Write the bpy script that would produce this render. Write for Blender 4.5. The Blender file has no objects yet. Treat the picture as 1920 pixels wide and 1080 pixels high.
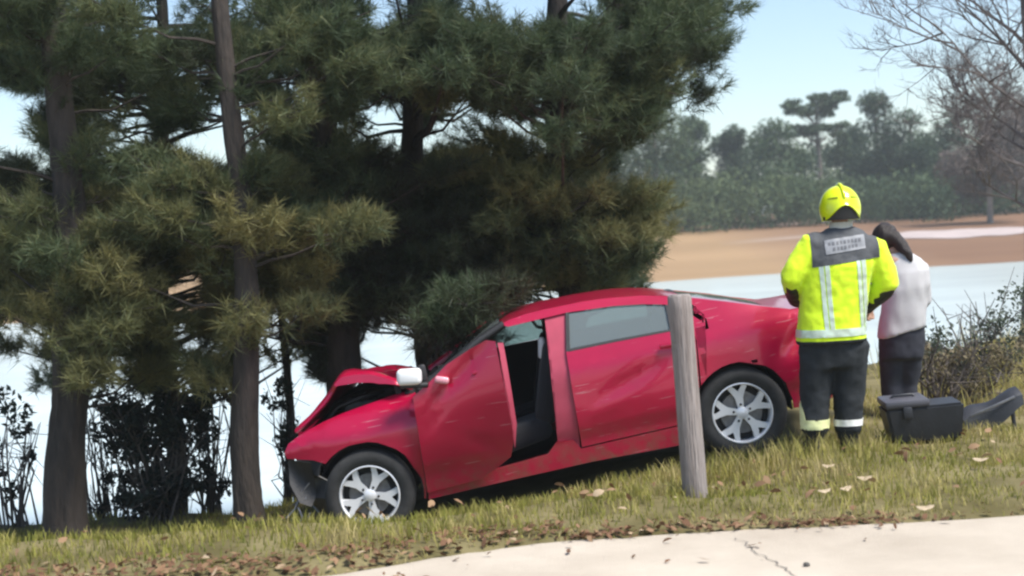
import bpy, bmesh, math, random
import numpy as np
from mathutils import Vector, Matrix, noise as mnoise

random.seed(7)
rng = np.random.default_rng(11)
sc = bpy.context.scene
COL = sc.collection
R = math.radians

# ------------------------------------------------------------------ camera
FPX = 2638.0                       # focal length in pixels of a 1920 wide frame
CAM = Vector((0, 0, 1.6))
ROLL, PITCH = R(3.5), math.atan(100 / FPX)
FWD = Vector((0, math.cos(PITCH), -math.sin(PITCH)))
UP0 = Vector((0, math.sin(PITCH), math.cos(PITCH)))
RT0 = Vector((1, 0, 0))
RT = RT0 * math.cos(ROLL) - UP0 * math.sin(ROLL)
UPV = RT0 * math.sin(ROLL) + UP0 * math.cos(ROLL)
cd = bpy.data.cameras.new('camera')
cd.sensor_width = 36
cd.lens = 36 * FPX / 1920
cd.clip_end = 5000
cd.dof.use_dof = True
cd.dof.focus_distance = 10.0
cd.dof.aperture_fstop = 2.0
cam = bpy.data.objects.new('camera', cd)
M3 = Matrix((RT, UPV, -FWD)).transposed()
cam.matrix_world = Matrix.Translation(CAM) @ M3.to_4x4()
COL.objects.link(cam)
sc.camera = cam

# ------------------------------------------------------------------ light
SUN_ELEV, SUN_AZ = R(60), R(122)    # azimuth clockwise from +Y (the viewing direction)
w = bpy.data.worlds.new('World')
sc.world = w
w.use_nodes = True
nt = w.node_tree
sky = nt.nodes.new('ShaderNodeTexSky')
sky.sky_type = 'NISHITA'
sky.sun_disc = False
sky.sun_elevation = SUN_ELEV
sky.sun_rotation = SUN_AZ
sky.air_density = 1.0
sky.dust_density = 0.5
sky.ozone_density = 1.0
nt.links.new(sky.outputs[0], nt.nodes['Background'].inputs[0])
nt.nodes['Background'].inputs[1].default_value = 0.08
ld = bpy.data.lights.new('sun', 'SUN')
ld.energy = 2.7
ld.angle = R(24)
ld.color = (1, .95, .87)
sun = bpy.data.objects.new('sun', ld)
sd = Vector((math.sin(SUN_AZ) * math.cos(SUN_ELEV), math.cos(SUN_AZ) * math.cos(SUN_ELEV), math.sin(SUN_ELEV)))
sun.rotation_euler = sd.to_track_quat('Z', 'Y').to_euler()
sun.location = (20, 0, 20)
COL.objects.link(sun)
sc.view_settings.view_transform = 'Standard'
sc.view_settings.look = 'None'
sc.view_settings.gamma = 1
sc.view_settings.use_curve_mapping = False
sc.view_settings.exposure = 1.3
sc.render.engine = 'CYCLES'
sc.cycles.filter_width = 2.4
sc.cycles.max_bounces = 6
sc.cycles.transparent_max_bounces = 12
sc.cycles.use_denoising = True

# ------------------------------------------------------------------ helpers
def at(px, py, depth):
    """world point at distance depth (along Y) where the photograph shows pixel px, py"""
    d = FWD + RT * ((px - 960) / FPX) - UPV * ((py - 540) / FPX)
    return CAM + d * (depth / d.y)

def tag(o, label=None, cat=None, group=None, kind=None):
    if label: o['label'] = label
    if cat: o['category'] = cat
    if group: o['group'] = group
    if kind: o['kind'] = kind
    return o

def empty(name, loc=(0, 0, 0)):
    o = bpy.data.objects.new(name, None)
    o.location = loc
    o.empty_display_size = .1
    COL.objects.link(o)
    return o

def link(name, me, mat=None, parent=None, smooth=None):
    if mat is not None:
        me.materials.clear(); me.materials.append(mat)
    o = bpy.data.objects.new(name, me)
    COL.objects.link(o)
    if parent is not None: o.parent = parent
    if smooth is not None:
        me.polygons.foreach_set('use_smooth', [True] * len(me.polygons))
        me.set_sharp_from_angle(angle=R(smooth))
    return o

def bmo(name, bm, mat=None, parent=None, smooth=None):
    me = bpy.data.meshes.new(name)
    bmesh.ops.recalc_face_normals(bm, faces=bm.faces[:])
    bm.to_mesh(me); bm.free()
    return link(name, me, mat, parent, smooth)

def npmesh(name, V, Fs, nper):
    """mesh from numpy arrays; all faces have nper corners"""
    me = bpy.data.meshes.new(name)
    nf = len(Fs)
    me.vertices.add(len(V)); me.vertices.foreach_set('co', np.ascontiguousarray(V, dtype=np.float32).ravel())
    me.loops.add(nf * nper); me.loops.foreach_set('vertex_index', np.ascontiguousarray(Fs, dtype=np.int32).ravel())
    me.polygons.add(nf)
    me.polygons.foreach_set('loop_start', np.arange(0, nf * nper, nper, dtype=np.int32))
    me.polygons.foreach_set('loop_total', np.full(nf, nper, dtype=np.int32))
    me.update(calc_edges=True)
    return me

def fattr(me, name, vals):
    a = me.attributes.new(name, 'FLOAT', 'POINT')
    a.data.foreach_set('value', np.ascontiguousarray(vals, dtype=np.float32))

def box(bm, c, s, rot=None, bev=0.0, seg=2):
    r = bmesh.ops.create_cube(bm, size=1)
    vs = r['verts']
    m = Matrix.Translation(Vector(c)) @ ((rot.to_4x4() if rot else Matrix.Identity(4))) @ Matrix.Diagonal((s[0], s[1], s[2], 1))
    bmesh.ops.transform(bm, matrix=m, verts=vs)
    if bev:
        es = list({e for v in vs for e in v.link_edges})
        bmesh.ops.bevel(bm, geom=es, offset=bev, segments=seg, affect='EDGES', profile=.5)

def tube(bm, pts, rads, n=8, cap=True):
    pts = [Vector(p) for p in pts]
    if not hasattr(rads, '__len__'): rads = [rads] * len(pts)
    rings = []
    prev = None
    for i, p in enumerate(pts):
        t = (pts[min(i + 1, len(pts) - 1)] - pts[max(i - 1, 0)]).normalized()
        if prev is None:
            a = t.orthogonal().normalized()
        else:
            a = (prev - t * prev.dot(t))
            a = a.normalized() if a.length > 1e-6 else t.orthogonal().normalized()
        prev = a
        b = t.cross(a)
        rings.append([bm.verts.new(p + (a * math.cos(2 * math.pi * k / n) + b * math.sin(2 * math.pi * k / n)) * rads[i]) for k in range(n)])
    for i in range(len(rings) - 1):
        for k in range(n):
            bm.faces.new((rings[i][k], rings[i][(k + 1) % n], rings[i + 1][(k + 1) % n], rings[i + 1][k]))
    if cap:
        bm.faces.new(rings[0][::-1]); bm.faces.new(rings[-1])

def rings_loft(bm, rings, cap=True):
    vr = [[bm.verts.new(p) for p in r] for r in rings]
    n = len(vr[0])
    for i in range(len(vr) - 1):
        for k in range(n):
            bm.faces.new((vr[i][k], vr[i][(k + 1) % n], vr[i + 1][(k + 1) % n], vr[i + 1][k]))
    if cap:
        bm.faces.new(vr[0][::-1]); bm.faces.new(vr[-1])

def ellring(c, rx, ry, n=20, p=2.0, ax=(1, 0, 0), ay=(0, 1, 0)):
    ax, ay, c = Vector(ax), Vector(ay), Vector(c)
    out = []
    for k in range(n):
        a = 2 * math.pi * k / n
        ca, sa = math.cos(a), math.sin(a)
        out.append(c + ax * (rx * math.copysign(abs(ca) ** (2 / p), ca)) + ay * (ry * math.copysign(abs(sa) ** (2 / p), sa)))
    return out

def shell(bm, t, along=None):
    """give an open skin real thickness t behind its faces"""
    bm.normal_update()
    vs = bm.verts[:]; fs = bm.faces[:]
    be = [e for e in bm.edges if len(e.link_faces) == 1]
    nv = {}
    for v in vs:
        n = Vector()
        for f in v.link_faces:
            if f.calc_area() > 1e-9: n += f.normal * f.calc_area()
        n = n.normalized() if n.length > 1e-9 else Vector((0, 0, 1))
        if along: n = Vector(along)
        nv[v] = bm.verts.new(v.co - n * t)
    for f in fs: bm.faces.new([nv[v] for v in reversed(f.verts)])
    for e in be:
        l = e.link_loops[0]; a, b_ = l.vert, l.link_loop_next.vert
        bm.faces.new((b_, a, nv[a], nv[b_]))

def lathe(bm, prof, n=32, closed=True):
    """profile of (radius, y) turned round the Y axis"""
    rs = []
    for r_, y in prof:
        rs.append([bm.verts.new((r_ * math.cos(2 * math.pi * k / n), y, r_ * math.sin(2 * math.pi * k / n))) for k in range(n)])
    m = len(rs)
    for i in range(m if closed else m - 1):
        j = (i + 1) % m
        for k in range(n):
            bm.faces.new((rs[i][k], rs[i][(k + 1) % n], rs[j][(k + 1) % n], rs[j][k]))

def sstep(a, b, x):
    t = np.clip((x - a) / (b - a), 0, 1)
    return t * t * (3 - 2 * t)

# ------------------------------------------------------------------ materials
def mat(name, col, rough=.6, metal=0.0, var=0.0, vscale=6.0, bump=0.0, bscale=40.0, coat=0.0, spec=.5, col2=None, stretch=None, sheen=0.0, trans=0.0, detail=6):
    m = bpy.data.materials.new(name)
    m.use_nodes = True
    t = m.node_tree; N = t.nodes; L = t.links
    b = N['Principled BSDF']
    b.inputs['Base Color'].default_value = (*col, 1)
    b.inputs['Roughness'].default_value = rough
    b.inputs['Metallic'].default_value = metal
    b.inputs['Specular IOR Level'].default_value = spec
    b.inputs['Coat Weight'].default_value = coat
    b.inputs['Coat Roughness'].default_value = .06
    b.inputs['Sheen Weight'].default_value = sheen
    b.inputs['Transmission Weight'].default_value = trans
    tc = N.new('ShaderNodeTexCoord')
    src = tc.outputs['Object']
    if stretch:
        mp = N.new('ShaderNodeMapping'); mp.inputs['Scale'].default_value = stretch
        L.new(src, mp.inputs[0]); src = mp.outputs[0]
    if var or col2:
        nz = N.new('ShaderNodeTexNoise'); nz.inputs['Scale'].default_value = vscale; nz.inputs['Detail'].default_value = detail
        nz.inputs['Roughness'].default_value = .65
        L.new(src, nz.inputs['Vector'])
        cr = N.new('ShaderNodeValToRGB')
        c2 = col2 or tuple(min(1, c * (1 + var)) for c in col)
        c1 = col if col2 else tuple(c * (1 - var) for c in col)
        cr.color_ramp.elements[0].position = .33; cr.color_ramp.elements[1].position = .67
        cr.color_ramp.elements[0].color = (*c1, 1); cr.color_ramp.elements[1].color = (*c2, 1)
        L.new(nz.outputs['Fac'], cr.inputs[0]); L.new(cr.outputs[0], b.inputs['Base Color'])
    if bump:
        nb = N.new('ShaderNodeTexNoise'); nb.inputs['Scale'].default_value = bscale; nb.inputs['Detail'].default_value = 5
        L.new(src, nb.inputs['Vector'])
        bp = N.new('ShaderNodeBump'); bp.inputs['Strength'].default_value = bump; bp.inputs['Distance'].default_value = .02
        L.new(nb.outputs['Fac'], bp.inputs['Height']); L.new(bp.outputs[0], b.inputs['Normal'])
    return m

def leafmat(name, stops, rough=.6, transl=.3, attr='tint'):
    """foliage: colour chosen by the point attribute, some light let through"""
    m = bpy.data.materials.new(name); m.use_nodes = True
    t = m.node_tree; N = t.nodes; L = t.links
    b = N['Principled BSDF']; out = N['Material Output']
    a = N.new('ShaderNodeAttribute'); a.attribute_name = attr
    cr = N.new('ShaderNodeValToRGB')
    el = cr.color_ramp.elements
    while len(el) < len(stops): el.new(.5)
    for e, (p, c) in zip(el, stops): e.position = p; e.color = (*c, 1)
    L.new(a.outputs['Fac'], cr.inputs[0]); L.new(cr.outputs[0], b.inputs['Base Color'])
    b.inputs['Roughness'].default_value = rough
    b.inputs['Specular IOR Level'].default_value = .3
    tr = N.new('ShaderNodeBsdfTranslucent'); L.new(cr.outputs[0], tr.inputs[0])
    mx = N.new('ShaderNodeMixShader'); mx.inputs[0].default_value = transl
    L.new(b.outputs[0], mx.inputs[1]); L.new(tr.outputs[0], mx.inputs[2]); L.new(mx.outputs[0], out.inputs[0])
    return m

PAINT = mat('red_paint', (.43, .003, .045), .30, .2, var=.06, vscale=3, coat=.6, bump=.03, bscale=6)
def weather(m):
    """mud thrown up along the sills, pale scrapes where the metal was rubbed"""
    t = m.node_tree; N = t.nodes; L = t.links; b = N['Principled BSDF']
    src = b.inputs['Base Color'].links[0].from_socket
    tc = N.new('ShaderNodeTexCoord'); sp = N.new('ShaderNodeSeparateXYZ'); L.new(tc.outputs['Object'], sp.inputs[0])
    mr = N.new('ShaderNodeMapRange'); mr.inputs[1].default_value = .50; mr.inputs[2].default_value = .18; L.new(sp.outputs[2], mr.inputs[0])
    nz = N.new('ShaderNodeTexNoise'); nz.inputs['Scale'].default_value = 7; nz.inputs['Detail'].default_value = 9; nz.inputs['Roughness'].default_value = .75; L.new(tc.outputs['Object'], nz.inputs['Vector'])
    cr = N.new('ShaderNodeValToRGB'); cr.color_ramp.elements[0].position = .42; cr.color_ramp.elements[1].position = .68; L.new(nz.outputs['Fac'], cr.inputs[0])
    mu = N.new('ShaderNodeMath'); mu.operation = 'MULTIPLY'; L.new(mr.outputs[0], mu.inputs[0]); L.new(cr.outputs[0], mu.inputs[1])
    mx = N.new('ShaderNodeMix'); mx.data_type = 'RGBA'; L.new(mu.outputs[0], mx.inputs[0]); L.new(src, mx.inputs[6]); mx.inputs[7].default_value = (.16, .105, .07, 1)
    mp = N.new('ShaderNodeMapping'); mp.inputs['Scale'].default_value = (1.5, 1, 26); mp.inputs['Rotation'].default_value = (0, R(-16), 0); L.new(tc.outputs['Object'], mp.inputs[0])
    n2 = N.new('ShaderNodeTexNoise'); n2.inputs['Scale'].default_value = 3; n2.inputs['Detail'].default_value = 8; L.new(mp.outputs[0], n2.inputs['Vector'])
    c2 = N.new('ShaderNodeValToRGB'); c2.color_ramp.elements[0].position = .665; c2.color_ramp.elements[1].position = .70; L.new(n2.outputs['Fac'], c2.inputs[0])
    m2 = N.new('ShaderNodeMath'); m2.operation = 'MULTIPLY'; m2.inputs[1].default_value = .45; L.new(c2.outputs[0], m2.inputs[0])
    mx2 = N.new('ShaderNodeMix'); mx2.data_type = 'RGBA'; L.new(m2.outputs[0], mx2.inputs[0]); L.new(mx.outputs[2], mx2.inputs[6]); mx2.inputs[7].default_value = (.55, .34, .36, 1)
    L.new(mx2.outputs[2], b.inputs['Base Color'])
weather(PAINT)
DARKP = mat('black_plastic', (.018, .018, .02), .55, bump=.15, bscale=60)
RUBBER = mat('tyre_rubber', (.03, .03, .03), .85, var=.35, vscale=9, bump=.2, bscale=90)
ALLOY = mat('silver_alloy', (.80, .81, .83), .3, .15, var=.05, coat=.4)
DALLOY = mat('dark_alloy', (.012, .012, .014), .6, .1)
STEEL = mat('bare_steel', (.20, .20, .21), .45, .7, var=.2, vscale=20)
LINER = mat('engine_bay_black', (.012, .010, .012), .7, var=.4, vscale=15)
FABRIC = mat('seat_fabric', (.03, .03, .034), .95, bump=.3, bscale=150, sheen=.2)
SILL_T = mat('door_shut_paint', (.40, .05, .09), .45, .1, var=.1)
WHITEP = mat('sky_gleam_white', (.85, .86, .87), .35, var=.03, coat=.4)  # white standing in for reflected sky and light through the car
LAMPRED = mat('tail_lamp_red', (.35, .005, .005), .15, coat=.8)
LAMPCL = mat('lamp_clear', (.7, .72, .75), .15, .3)
def glassmat(name, tint, alpha):
    m = bpy.data.materials.new(name); m.use_nodes = True
    t = m.node_tree; N = t.nodes; L = t.links
    out = N['Material Output']; N.remove(N['Principled BSDF'])
    tr = N.new('ShaderNodeBsdfTransparent'); tr.inputs[0].default_value = (*tint, 1)
    gl = N.new('ShaderNodeBsdfGlossy'); gl.inputs['Roughness'].default_value = .03
    df = N.new('ShaderNodeBsdfDiffuse'); df.inputs[0].default_value = (.45, .52, .52, 1)
    fr = N.new('ShaderNodeFresnel'); fr.inputs[0].default_value = 1.5
    m1 = N.new('ShaderNodeMixShader'); m1.inputs[0].default_value = alpha
    m2 = N.new('ShaderNodeMixShader')
    L.new(tr.outputs[0], m1.inputs[1]); L.new(df.outputs[0], m1.inputs[2])
    L.new(fr.outputs[0], m2.inputs[0]); L.new(m1.outputs[0], m2.inputs[1]); L.new(gl.outputs[0], m2.inputs[2])
    L.new(m2.outputs[0], out.inputs[0])
    return m
GLASS = glassmat('window_glass', (.62, .72, .70), .28)
DUSTY = glassmat('shattered_glass', (.6, .7, .7), .45)

# ------------------------------------------------------------------ ground, road, water
WATER_Z = -1.6
def edge0(X):                          # line of the road edge: the verge widens towards the left
    return 7.27 - .5 * sstep(-.15, 1.5, -np.asarray(X, float))
def terr(X, Y):
    X = np.asarray(X, float); Y = np.asarray(Y, float)
    drop = np.clip(.50 - .16 * (X + 1.05), .03, .75)
    z = .015 - sstep(7.9, 9.6, Y) * drop
    sh = np.clip(X, 0, 6) * .75
    e = sstep(12.4 + sh, 16.6 + sh, Y)
    z = z * (1 - e) - 2.7 * e
    fb = np.interp(Y, [0, 60, 78, 100, 140, 260, 1200, 4000], [-2.7, -2.7, -1.62, -.5, 1.35, 2.4, 6, 8])
    z = np.where(Y > 60, fb, z)
    n = .018 * np.sin(X * 3.1 + 1.3 * np.sin(Y * 2.3)) + .014 * np.sin(Y * 4.7 + X * 1.9) + .01 * np.sin(X * 9.3 - Y * 6.1)
    near = (Y > 6.9) & (Y < 60)
    z = z + np.where(near, n * sstep(7.1, 8.0, Y), 0)
    z = np.where((Y > 60) & (Y < 1000), z + .12 * np.sin(X * .09 + Y * .05) + .06 * np.sin(X * .31), z)
    e0 = edge0(X) - .09
    z = np.where(Y < e0, -.05, z)
    z = np.where((Y >= e0) & (Y < e0 + .22), -.05 + (Y - e0) / .22 * .06, z)
    return z
def T(x, y): return float(terr(np.array([x]), np.array([y]))[0])

def gridmesh(name, xs, ys, zf):
    X, Y = np.meshgrid(xs, ys)
    V = np.stack([X, Y, zf(X, Y)], -1).reshape(-1, 3)
    nx, ny = len(xs), len(ys)
    i = np.arange((ny - 1) * (nx - 1)); r_, c_ = i // (nx - 1), i % (nx - 1)
    a = r_ * nx + c_
    return npmesh(name, V, np.stack([a, a + 1, a + nx + 1, a + nx], -1), 4)

xs = np.unique(np.concatenate([np.linspace(-3000, -60, 12), np.linspace(-60, -9, 26), np.linspace(-9, 9, 150), np.linspace(9, 60, 26), np.linspace(60, 3000, 12)]))
ys = np.unique(np.concatenate([np.linspace(-400, 6.4, 10), np.linspace(6.5, 17, 100), np.linspace(17, 60, 18), np.linspace(61, 160, 50), np.linspace(165, 400, 12), np.linspace(450, 4000, 10)]))
gm = bpy.data.materials.new('soil_and_field'); gm.use_nodes = True
t = gm.node_tree; N = t.nodes; L = t.links; b = N['Principled BSDF']; b.inputs['Roughness'].default_value = .95; b.inputs['Specular IOR Level'].default_value = .15
geo = N.new('ShaderNodeNewGeometry'); sep = N.new('ShaderNodeSeparateXYZ'); L.new(geo.outputs['Position'], sep.inputs[0])
def noisecol(scale, c1, c2, lo=.35, hi=.65, st=(1, 1, 1)):
    mp = N.new('ShaderNodeMapping'); mp.inputs['Scale'].default_value = st; L.new(geo.outputs['Position'], mp.inputs[0])
    nz = N.new('ShaderNodeTexNoise'); nz.inputs['Scale'].default_value = scale; nz.inputs['Detail'].default_value = 7; L.new(mp.outputs[0], nz.inputs['Vector'])
    cr = N.new('ShaderNodeValToRGB'); cr.color_ramp.elements[0].position = lo; cr.color_ramp.elements[1].position = hi
    cr.color_ramp.elements[0].color = (*c1, 1); cr.color_ramp.elements[1].color = (*c2, 1)
    L.new(nz.outputs['Fac'], cr.inputs[0]); return cr.outputs[0], nz.outputs['Fac']
near_c, nf_ = noisecol(2.2, (.10, .085, .035), (.20, .17, .085))
far_c, _ = noisecol(.05, (.25, .165, .090), (.34, .225, .125), .35, .65, (.35, 1.6, 1))
pale_c, pf = noisecol(.045, (.32, .21, .14), (.52, .43, .38), .56, .62, (.22, 1.3, 1))
# the field turns to pale sand and bare dark strips towards the right
mr = N.new('ShaderNodeMapRange'); mr.inputs[1].default_value = 16; mr.inputs[2].default_value = 26; L.new(sep.outputs[0], mr.inputs[0])
m1 = N.new('ShaderNodeMix'); m1.data_type = 'RGBA'; L.new(mr.outputs[0], m1.inputs[0]); L.new(far_c, m1.inputs[6]); L.new(pale_c, m1.inputs[7])
dk_c, _ = noisecol(.05, (.30, .20, .16), (.46, .36, .29), .40, .6, (.15, 1.6, 1))
m3 = N.new('ShaderNodeMix'); m3.data_type = 'RGBA'; m3.blend_type = 'MULTIPLY'
mrm = N.new('ShaderNodeMath'); mrm.operation = 'MULTIPLY'; mrm.inputs[1].default_value = .8; L.new(mr.outputs[0], mrm.inputs[0])
L.new(mrm.outputs[0], m3.inputs[0]); L.new(m1.outputs[2], m3.inputs[6])
m3b = N.new('ShaderNodeMix'); m3b.data_type = 'RGBA'; m3b.inputs[0].default_value = .12; L.new(dk_c, m3b.inputs[6]); m3b.inputs[7].default_value = (1, 1, 1, 1)
L.new(m3b.outputs[2], m3.inputs[7])
gt = N.new('ShaderNodeMath'); gt.operation = 'GREATER_THAN'; gt.inputs[1].default_value = 60; L.new(sep.outputs[1], gt.inputs[0])
m2 = N.new('ShaderNodeMix'); m2.data_type = 'RGBA'; L.new(gt.outputs[0], m2.inputs[0]); L.new(near_c, m2.inputs[6]); L.new(m3.outputs[2], m2.inputs[7])
L.new(m2.outputs[2], b.inputs['Base Color'])
bp = N.new('ShaderNodeBump'); bp.inputs['Strength'].default_value = .6; bp.inputs['Distance'].default_value = .03; L.new(nf_, bp.inputs['Height']); L.new(bp.outputs[0], b.inputs['Normal'])
ground = link('ground', gridmesh('ground', xs, ys, terr), gm, smooth=60)
tag(ground, kind='structure')

# road: a thin slab with a broken, uneven edge along the verge
rm = mat('worn_concrete_road', (.42, .36, .29), .9, vscale=.9, col2=(.58, .51, .42), bump=.5, bscale=150, detail=12, spec=.25)
bm = bmesh.new()
xsr = np.concatenate([np.linspace(-80, -8, 10), np.linspace(-7.9, 7.9, 180), np.linspace(8, 80, 10)])
def redge(x): return float(edge0(x)) + .035 * math.sin(x * 2.1) + .03 * mnoise.noise((x * 3, 0, 0)) + .02 * mnoise.noise((x * 11, 3, 0))
rows = []
for x in xsr:
    e = redge(x)
    rows.append([bm.verts.new((x, y, z)) for y, z in ((-3.0, 0), (3.0, .0), (6.2, 0), (e - .1, -.004), (e - .015, -.012), (e, -.06))])
for i in range(len(rows) - 1):
    for k in range(5):
        bm.faces.new((rows[i][k], rows[i + 1][k], rows[i + 1][k + 1], rows[i][k + 1]))
road = bmo('road', bm, rm, smooth=50)
tag(road, kind='structure')
# pale sandy strip on the far bank at the right
bm = bmesh.new(); rows = []
for i in range(25):
    f = i / 24; x = 27.0 + 12 * f; yc = 101.5 + 1.5 * f; hw = 5.2 * math.sin(math.pi * min(1, .04 + f * .93)) ** .6 * (1 + .35 * mnoise.noise((f * 5, 2, 0)))
    rows.append([bm.verts.new((x, yc + u * hw, T(x, yc + u * hw) + .05)) for u in np.linspace(-1, 1, 7)])
for i in range(24):
    for k in range(6): bm.faces.new((rows[i][k], rows[i + 1][k], rows[i + 1][k + 1], rows[i][k + 1]))
tag(bmo('sand_strip', bm, mat('pale_sand', (.42, .35, .33), .95, var=.12, vscale=.5), None, 60), kind='structure')

# tarry crack running across the road edge
bm = bmesh.new()
p0, p1 = at(1222, 1022, 7.0), at(1300, 1085, 6.1)
prev = None
for i in range(41):
    f = i / 40
    x = 1.05 + f * .22 + .02 * mnoise.noise((f * 6, 1, 0)); y = 7.05 - f * 1.35
    x += .03 * mnoise.noise((f * 21, 4, 1)); wd = .0055 * (.35 + 1.1 * abs(mnoise.noise((f * 9, 5, 2))))
    a = bm.verts.new((x - wd, y, .004)); c = bm.verts.new((x + wd, y, .004))
    if prev: bm.faces.new((prev[0], prev[1], c, a))
    prev = (a, c)
bmo('crack', bm, mat('crack_tar', (.10, .09, .085), .9), road)

# lake
wm = mat('sky_pale_water', (.63, .70, .68), .2, spec=.6, var=.10, vscale=.12, bump=.5, bscale=1.1, stretch=(.45, 1.8, 1))  # pale base colour stands in for the bright sky's reflection
bm = bmesh.new()
for x0, x1 in ((-900, 900),):
    v = [bm.verts.new(q) for q in ((x0, 11, WATER_Z), (x1, 11, WATER_Z), (x1, 200, WATER_Z), (x0, 200, WATER_Z))]
    bm.faces.new(v)
water = bmo('water', bm, wm)
tag(water, kind='structure')

# ------------------------------------------------------------------ verge grass and litter (stuff)
GRASS = leafmat('grass_blades', [(0, (.09, .115, .020)), (.35, (.21, .225, .040)), (.65, (.35, .32, .085)), (1, (.52, .43, .21))], .7, .3)
def blades(name, P, H, Wd, tint, lean=.5):
    n = len(P)
    a = rng.uniform(0, 2 * np.pi, n); b_ = rng.uniform(0, 2 * np.pi, n)
    side = np.stack([np.cos(a), np.sin(a), np.zeros(n)], -1) * (Wd / 2)[:, None]
    ln = np.stack([np.cos(b_), np.sin(b_), np.zeros(n)], -1) * (H * lean * rng.uniform(.2, 1.3, n))[:, None]
    up = np.zeros((n, 3)); up[:, 2] = H
    v0, v1 = P - side, P + side
    mid = P + up * .55 + ln * .35
    v2, v3 = mid + side * .75, mid - side * .75
    v4 = P + up * .95 + ln
    V = np.stack([v0, v1, v2, v3, v4], 1).reshape(-1, 3)
    o = (np.arange(n) * 5)[:, None]
    F = np.concatenate([o + [0, 1, 2], o + [0, 2, 3], o + [3, 2, 4]], 0)
    me = npmesh(name, V, F, 3)
    fattr(me, 'tint', np.repeat(tint, 5))
    return me
def pn(X, Y, s, seed=0):
    return np.array([mnoise.noise((x * s, y * s, seed)) for x, y in zip(X, Y)])
def field(n, x0, x1, y0, y1):
    return rng.uniform(x0, x1, n), rng.uniform(y0, y1, n)
X, Y = field(135000, -6.2, 6.6, 6.7, 12.6)
edge = np.array([redge(x) for x in X])
n1 = pn(X, Y, 1.3, 1); n2 = pn(X, Y, 4.5, 7)
under = (X > -1.35) & (X < 2.3) & (Y > 10.05) & (Y < 11.55)     # bare dark soil below the car
keep = (Y > edge + .03 + .12 * np.clip(n2, -.3, 1)) & ~under & (rng.uniform(0, 1, len(X)) < (.62 + .9 * n2 + .3 * n1 - .25 * (Y > 10.2)) * np.where(Y < 7.3, .35, 1))
keep &= ~((np.hypot(X + 1.05, (Y - 10.0)) < .3))
X, Y, n1, n2, edge = X[keep], Y[keep], n1[keep], n2[keep], edge[keep]
H = (.045 + .05 * rng.random(len(X)) ** 1.5) * (1 + .8 * n1) * (.55 + .45 * np.clip((Y - edge) / .5, 0, 1))
H *= 1 + 1.2 * np.exp(-((X - 1.65) / .8) ** 2) * (Y > 8.9) * (Y < 9.9)
H = np.clip(H, .025, .24)
tint = np.clip(.50 + .45 * n2 + .35 * n1 + .10 * rng.standard_normal(len(X)) + .05 * (X > 0) + .35 * np.exp(-((Y - edge) / .16) ** 2) + .1 * sstep(1, 3.5, X), 0, 1)
g = link('grass', blades('grass', np.stack([X, Y, terr(X, Y) - .005], -1), H, rng.uniform(.005, .010, len(X)), tint), GRASS)
tag(g, 'short yellow-green grass covering the verge between road and car', 'grass', kind='stuff')

# tall dry grass at the right end of the verge and round the case
X, Y = field(9000, 3.0, 7.2, 9.6, 14.5)
k = rng.random(len(X)) < np.clip((X - 3.0) / 1.6, 0, 1) * np.clip(.35 + 1.2 * pn(X, Y, 1.6, 4), 0, 1)
k &= ~((X < 3.9) & (Y < 10.5))
X, Y = X[k], Y[k]
H = rng.uniform(.18, .62, len(X)) * (.6 + .4 * np.clip((X - 3.2) / 1.5, 0, 1))
g2 = link('dry_grass', blades('dry_grass', np.stack([X, Y, terr(X, Y)], -1), H, rng.uniform(.006, .011, len(X)), np.clip(rng.normal(.80, .14, len(X)), 0, 1), .7), GRASS)
tag(g2, 'tall straw-coloured dry grass at the right edge of the bank', 'dry grass', kind='stuff')

LEAF = leafmat('dry_leaves', [(0, (.08, .04, .022)), (.4, (.19, .10, .055)), (.75, (.33, .21, .12)), (1, (.60, .49, .34))], .8, .15)
def litter(name, P, S, tint, flat=.45):
    n = len(P)
    nrm = np.stack([rng.normal(0, flat, n), rng.normal(0, flat, n), np.ones(n)], -1); nrm /= np.linalg.norm(nrm, axis=1)[:, None]
    a = rng.normal(0, 1, (n, 3)); a -= nrm * (a * nrm).sum(1)[:, None]; a /= np.linalg.norm(a, axis=1)[:, None]
    b_ = np.cross(nrm, a)
    S = S[:, None]; asp = rng.uniform(.3, .6, n)[:, None]
    lift = nrm * S * rng.uniform(-.1, .35, n)[:, None]
    pts = [P - a * S, P - a * S * .3 + b_ * S * asp + lift, P + a * S * .45 + b_ * S * asp * .8 + lift, P + a * S * 1.05, P + a * S * .45 - b_ * S * asp * .8 + lift, P - a * S * .3 - b_ * S * asp + lift]
    V = np.stack(pts, 1).reshape(-1, 3)
    o = (np.arange(n) * 6)[:, None]
    F = np.concatenate([o + [0, 1, 5], o + [1, 2, 5], o + [2, 4, 5], o + [2, 3, 4]], 0)
    me = npmesh(name, V, F, 3); fattr(me, 'tint', np.repeat(tint, 6)); return me
n = 3300
X = rng.uniform(-5.5, 5.5, n); e = np.array([redge(x) for x in X])
dens = np.clip(.30 + .75 * np.exp(-((X + .5) / 1.7) ** 2) + .5 * np.exp(-((X + 4) / 2) ** 2) - .2 * (X > 2), 0, 1)
Y = e + rng.normal(.03, .055, n) + (X < .2) * rng.random(n) ** 1.5 * .42 + .04 * (X < 0) - (rng.random(n) < .05) * rng.uniform(.05, .9, n)
k = rng.random(n) < dens
X, Y, e = X[k], Y[k], e[k]
Z = np.where(Y < e, .004, terr(X, Y) + .012) + rng.uniform(0, .02, len(X))
lit = link('leaf_litter', litter('leaf_litter', np.stack([X, Y, Z], -1), rng.uniform(.010, .034, len(X)), np.clip(rng.beta(1.7, 2.6, len(X)), 0, 1)), LEAF)
tag(lit, 'brown dry leaves drifted along the broken road edge', 'leaf litter', kind='stuff')
n = 420
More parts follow.
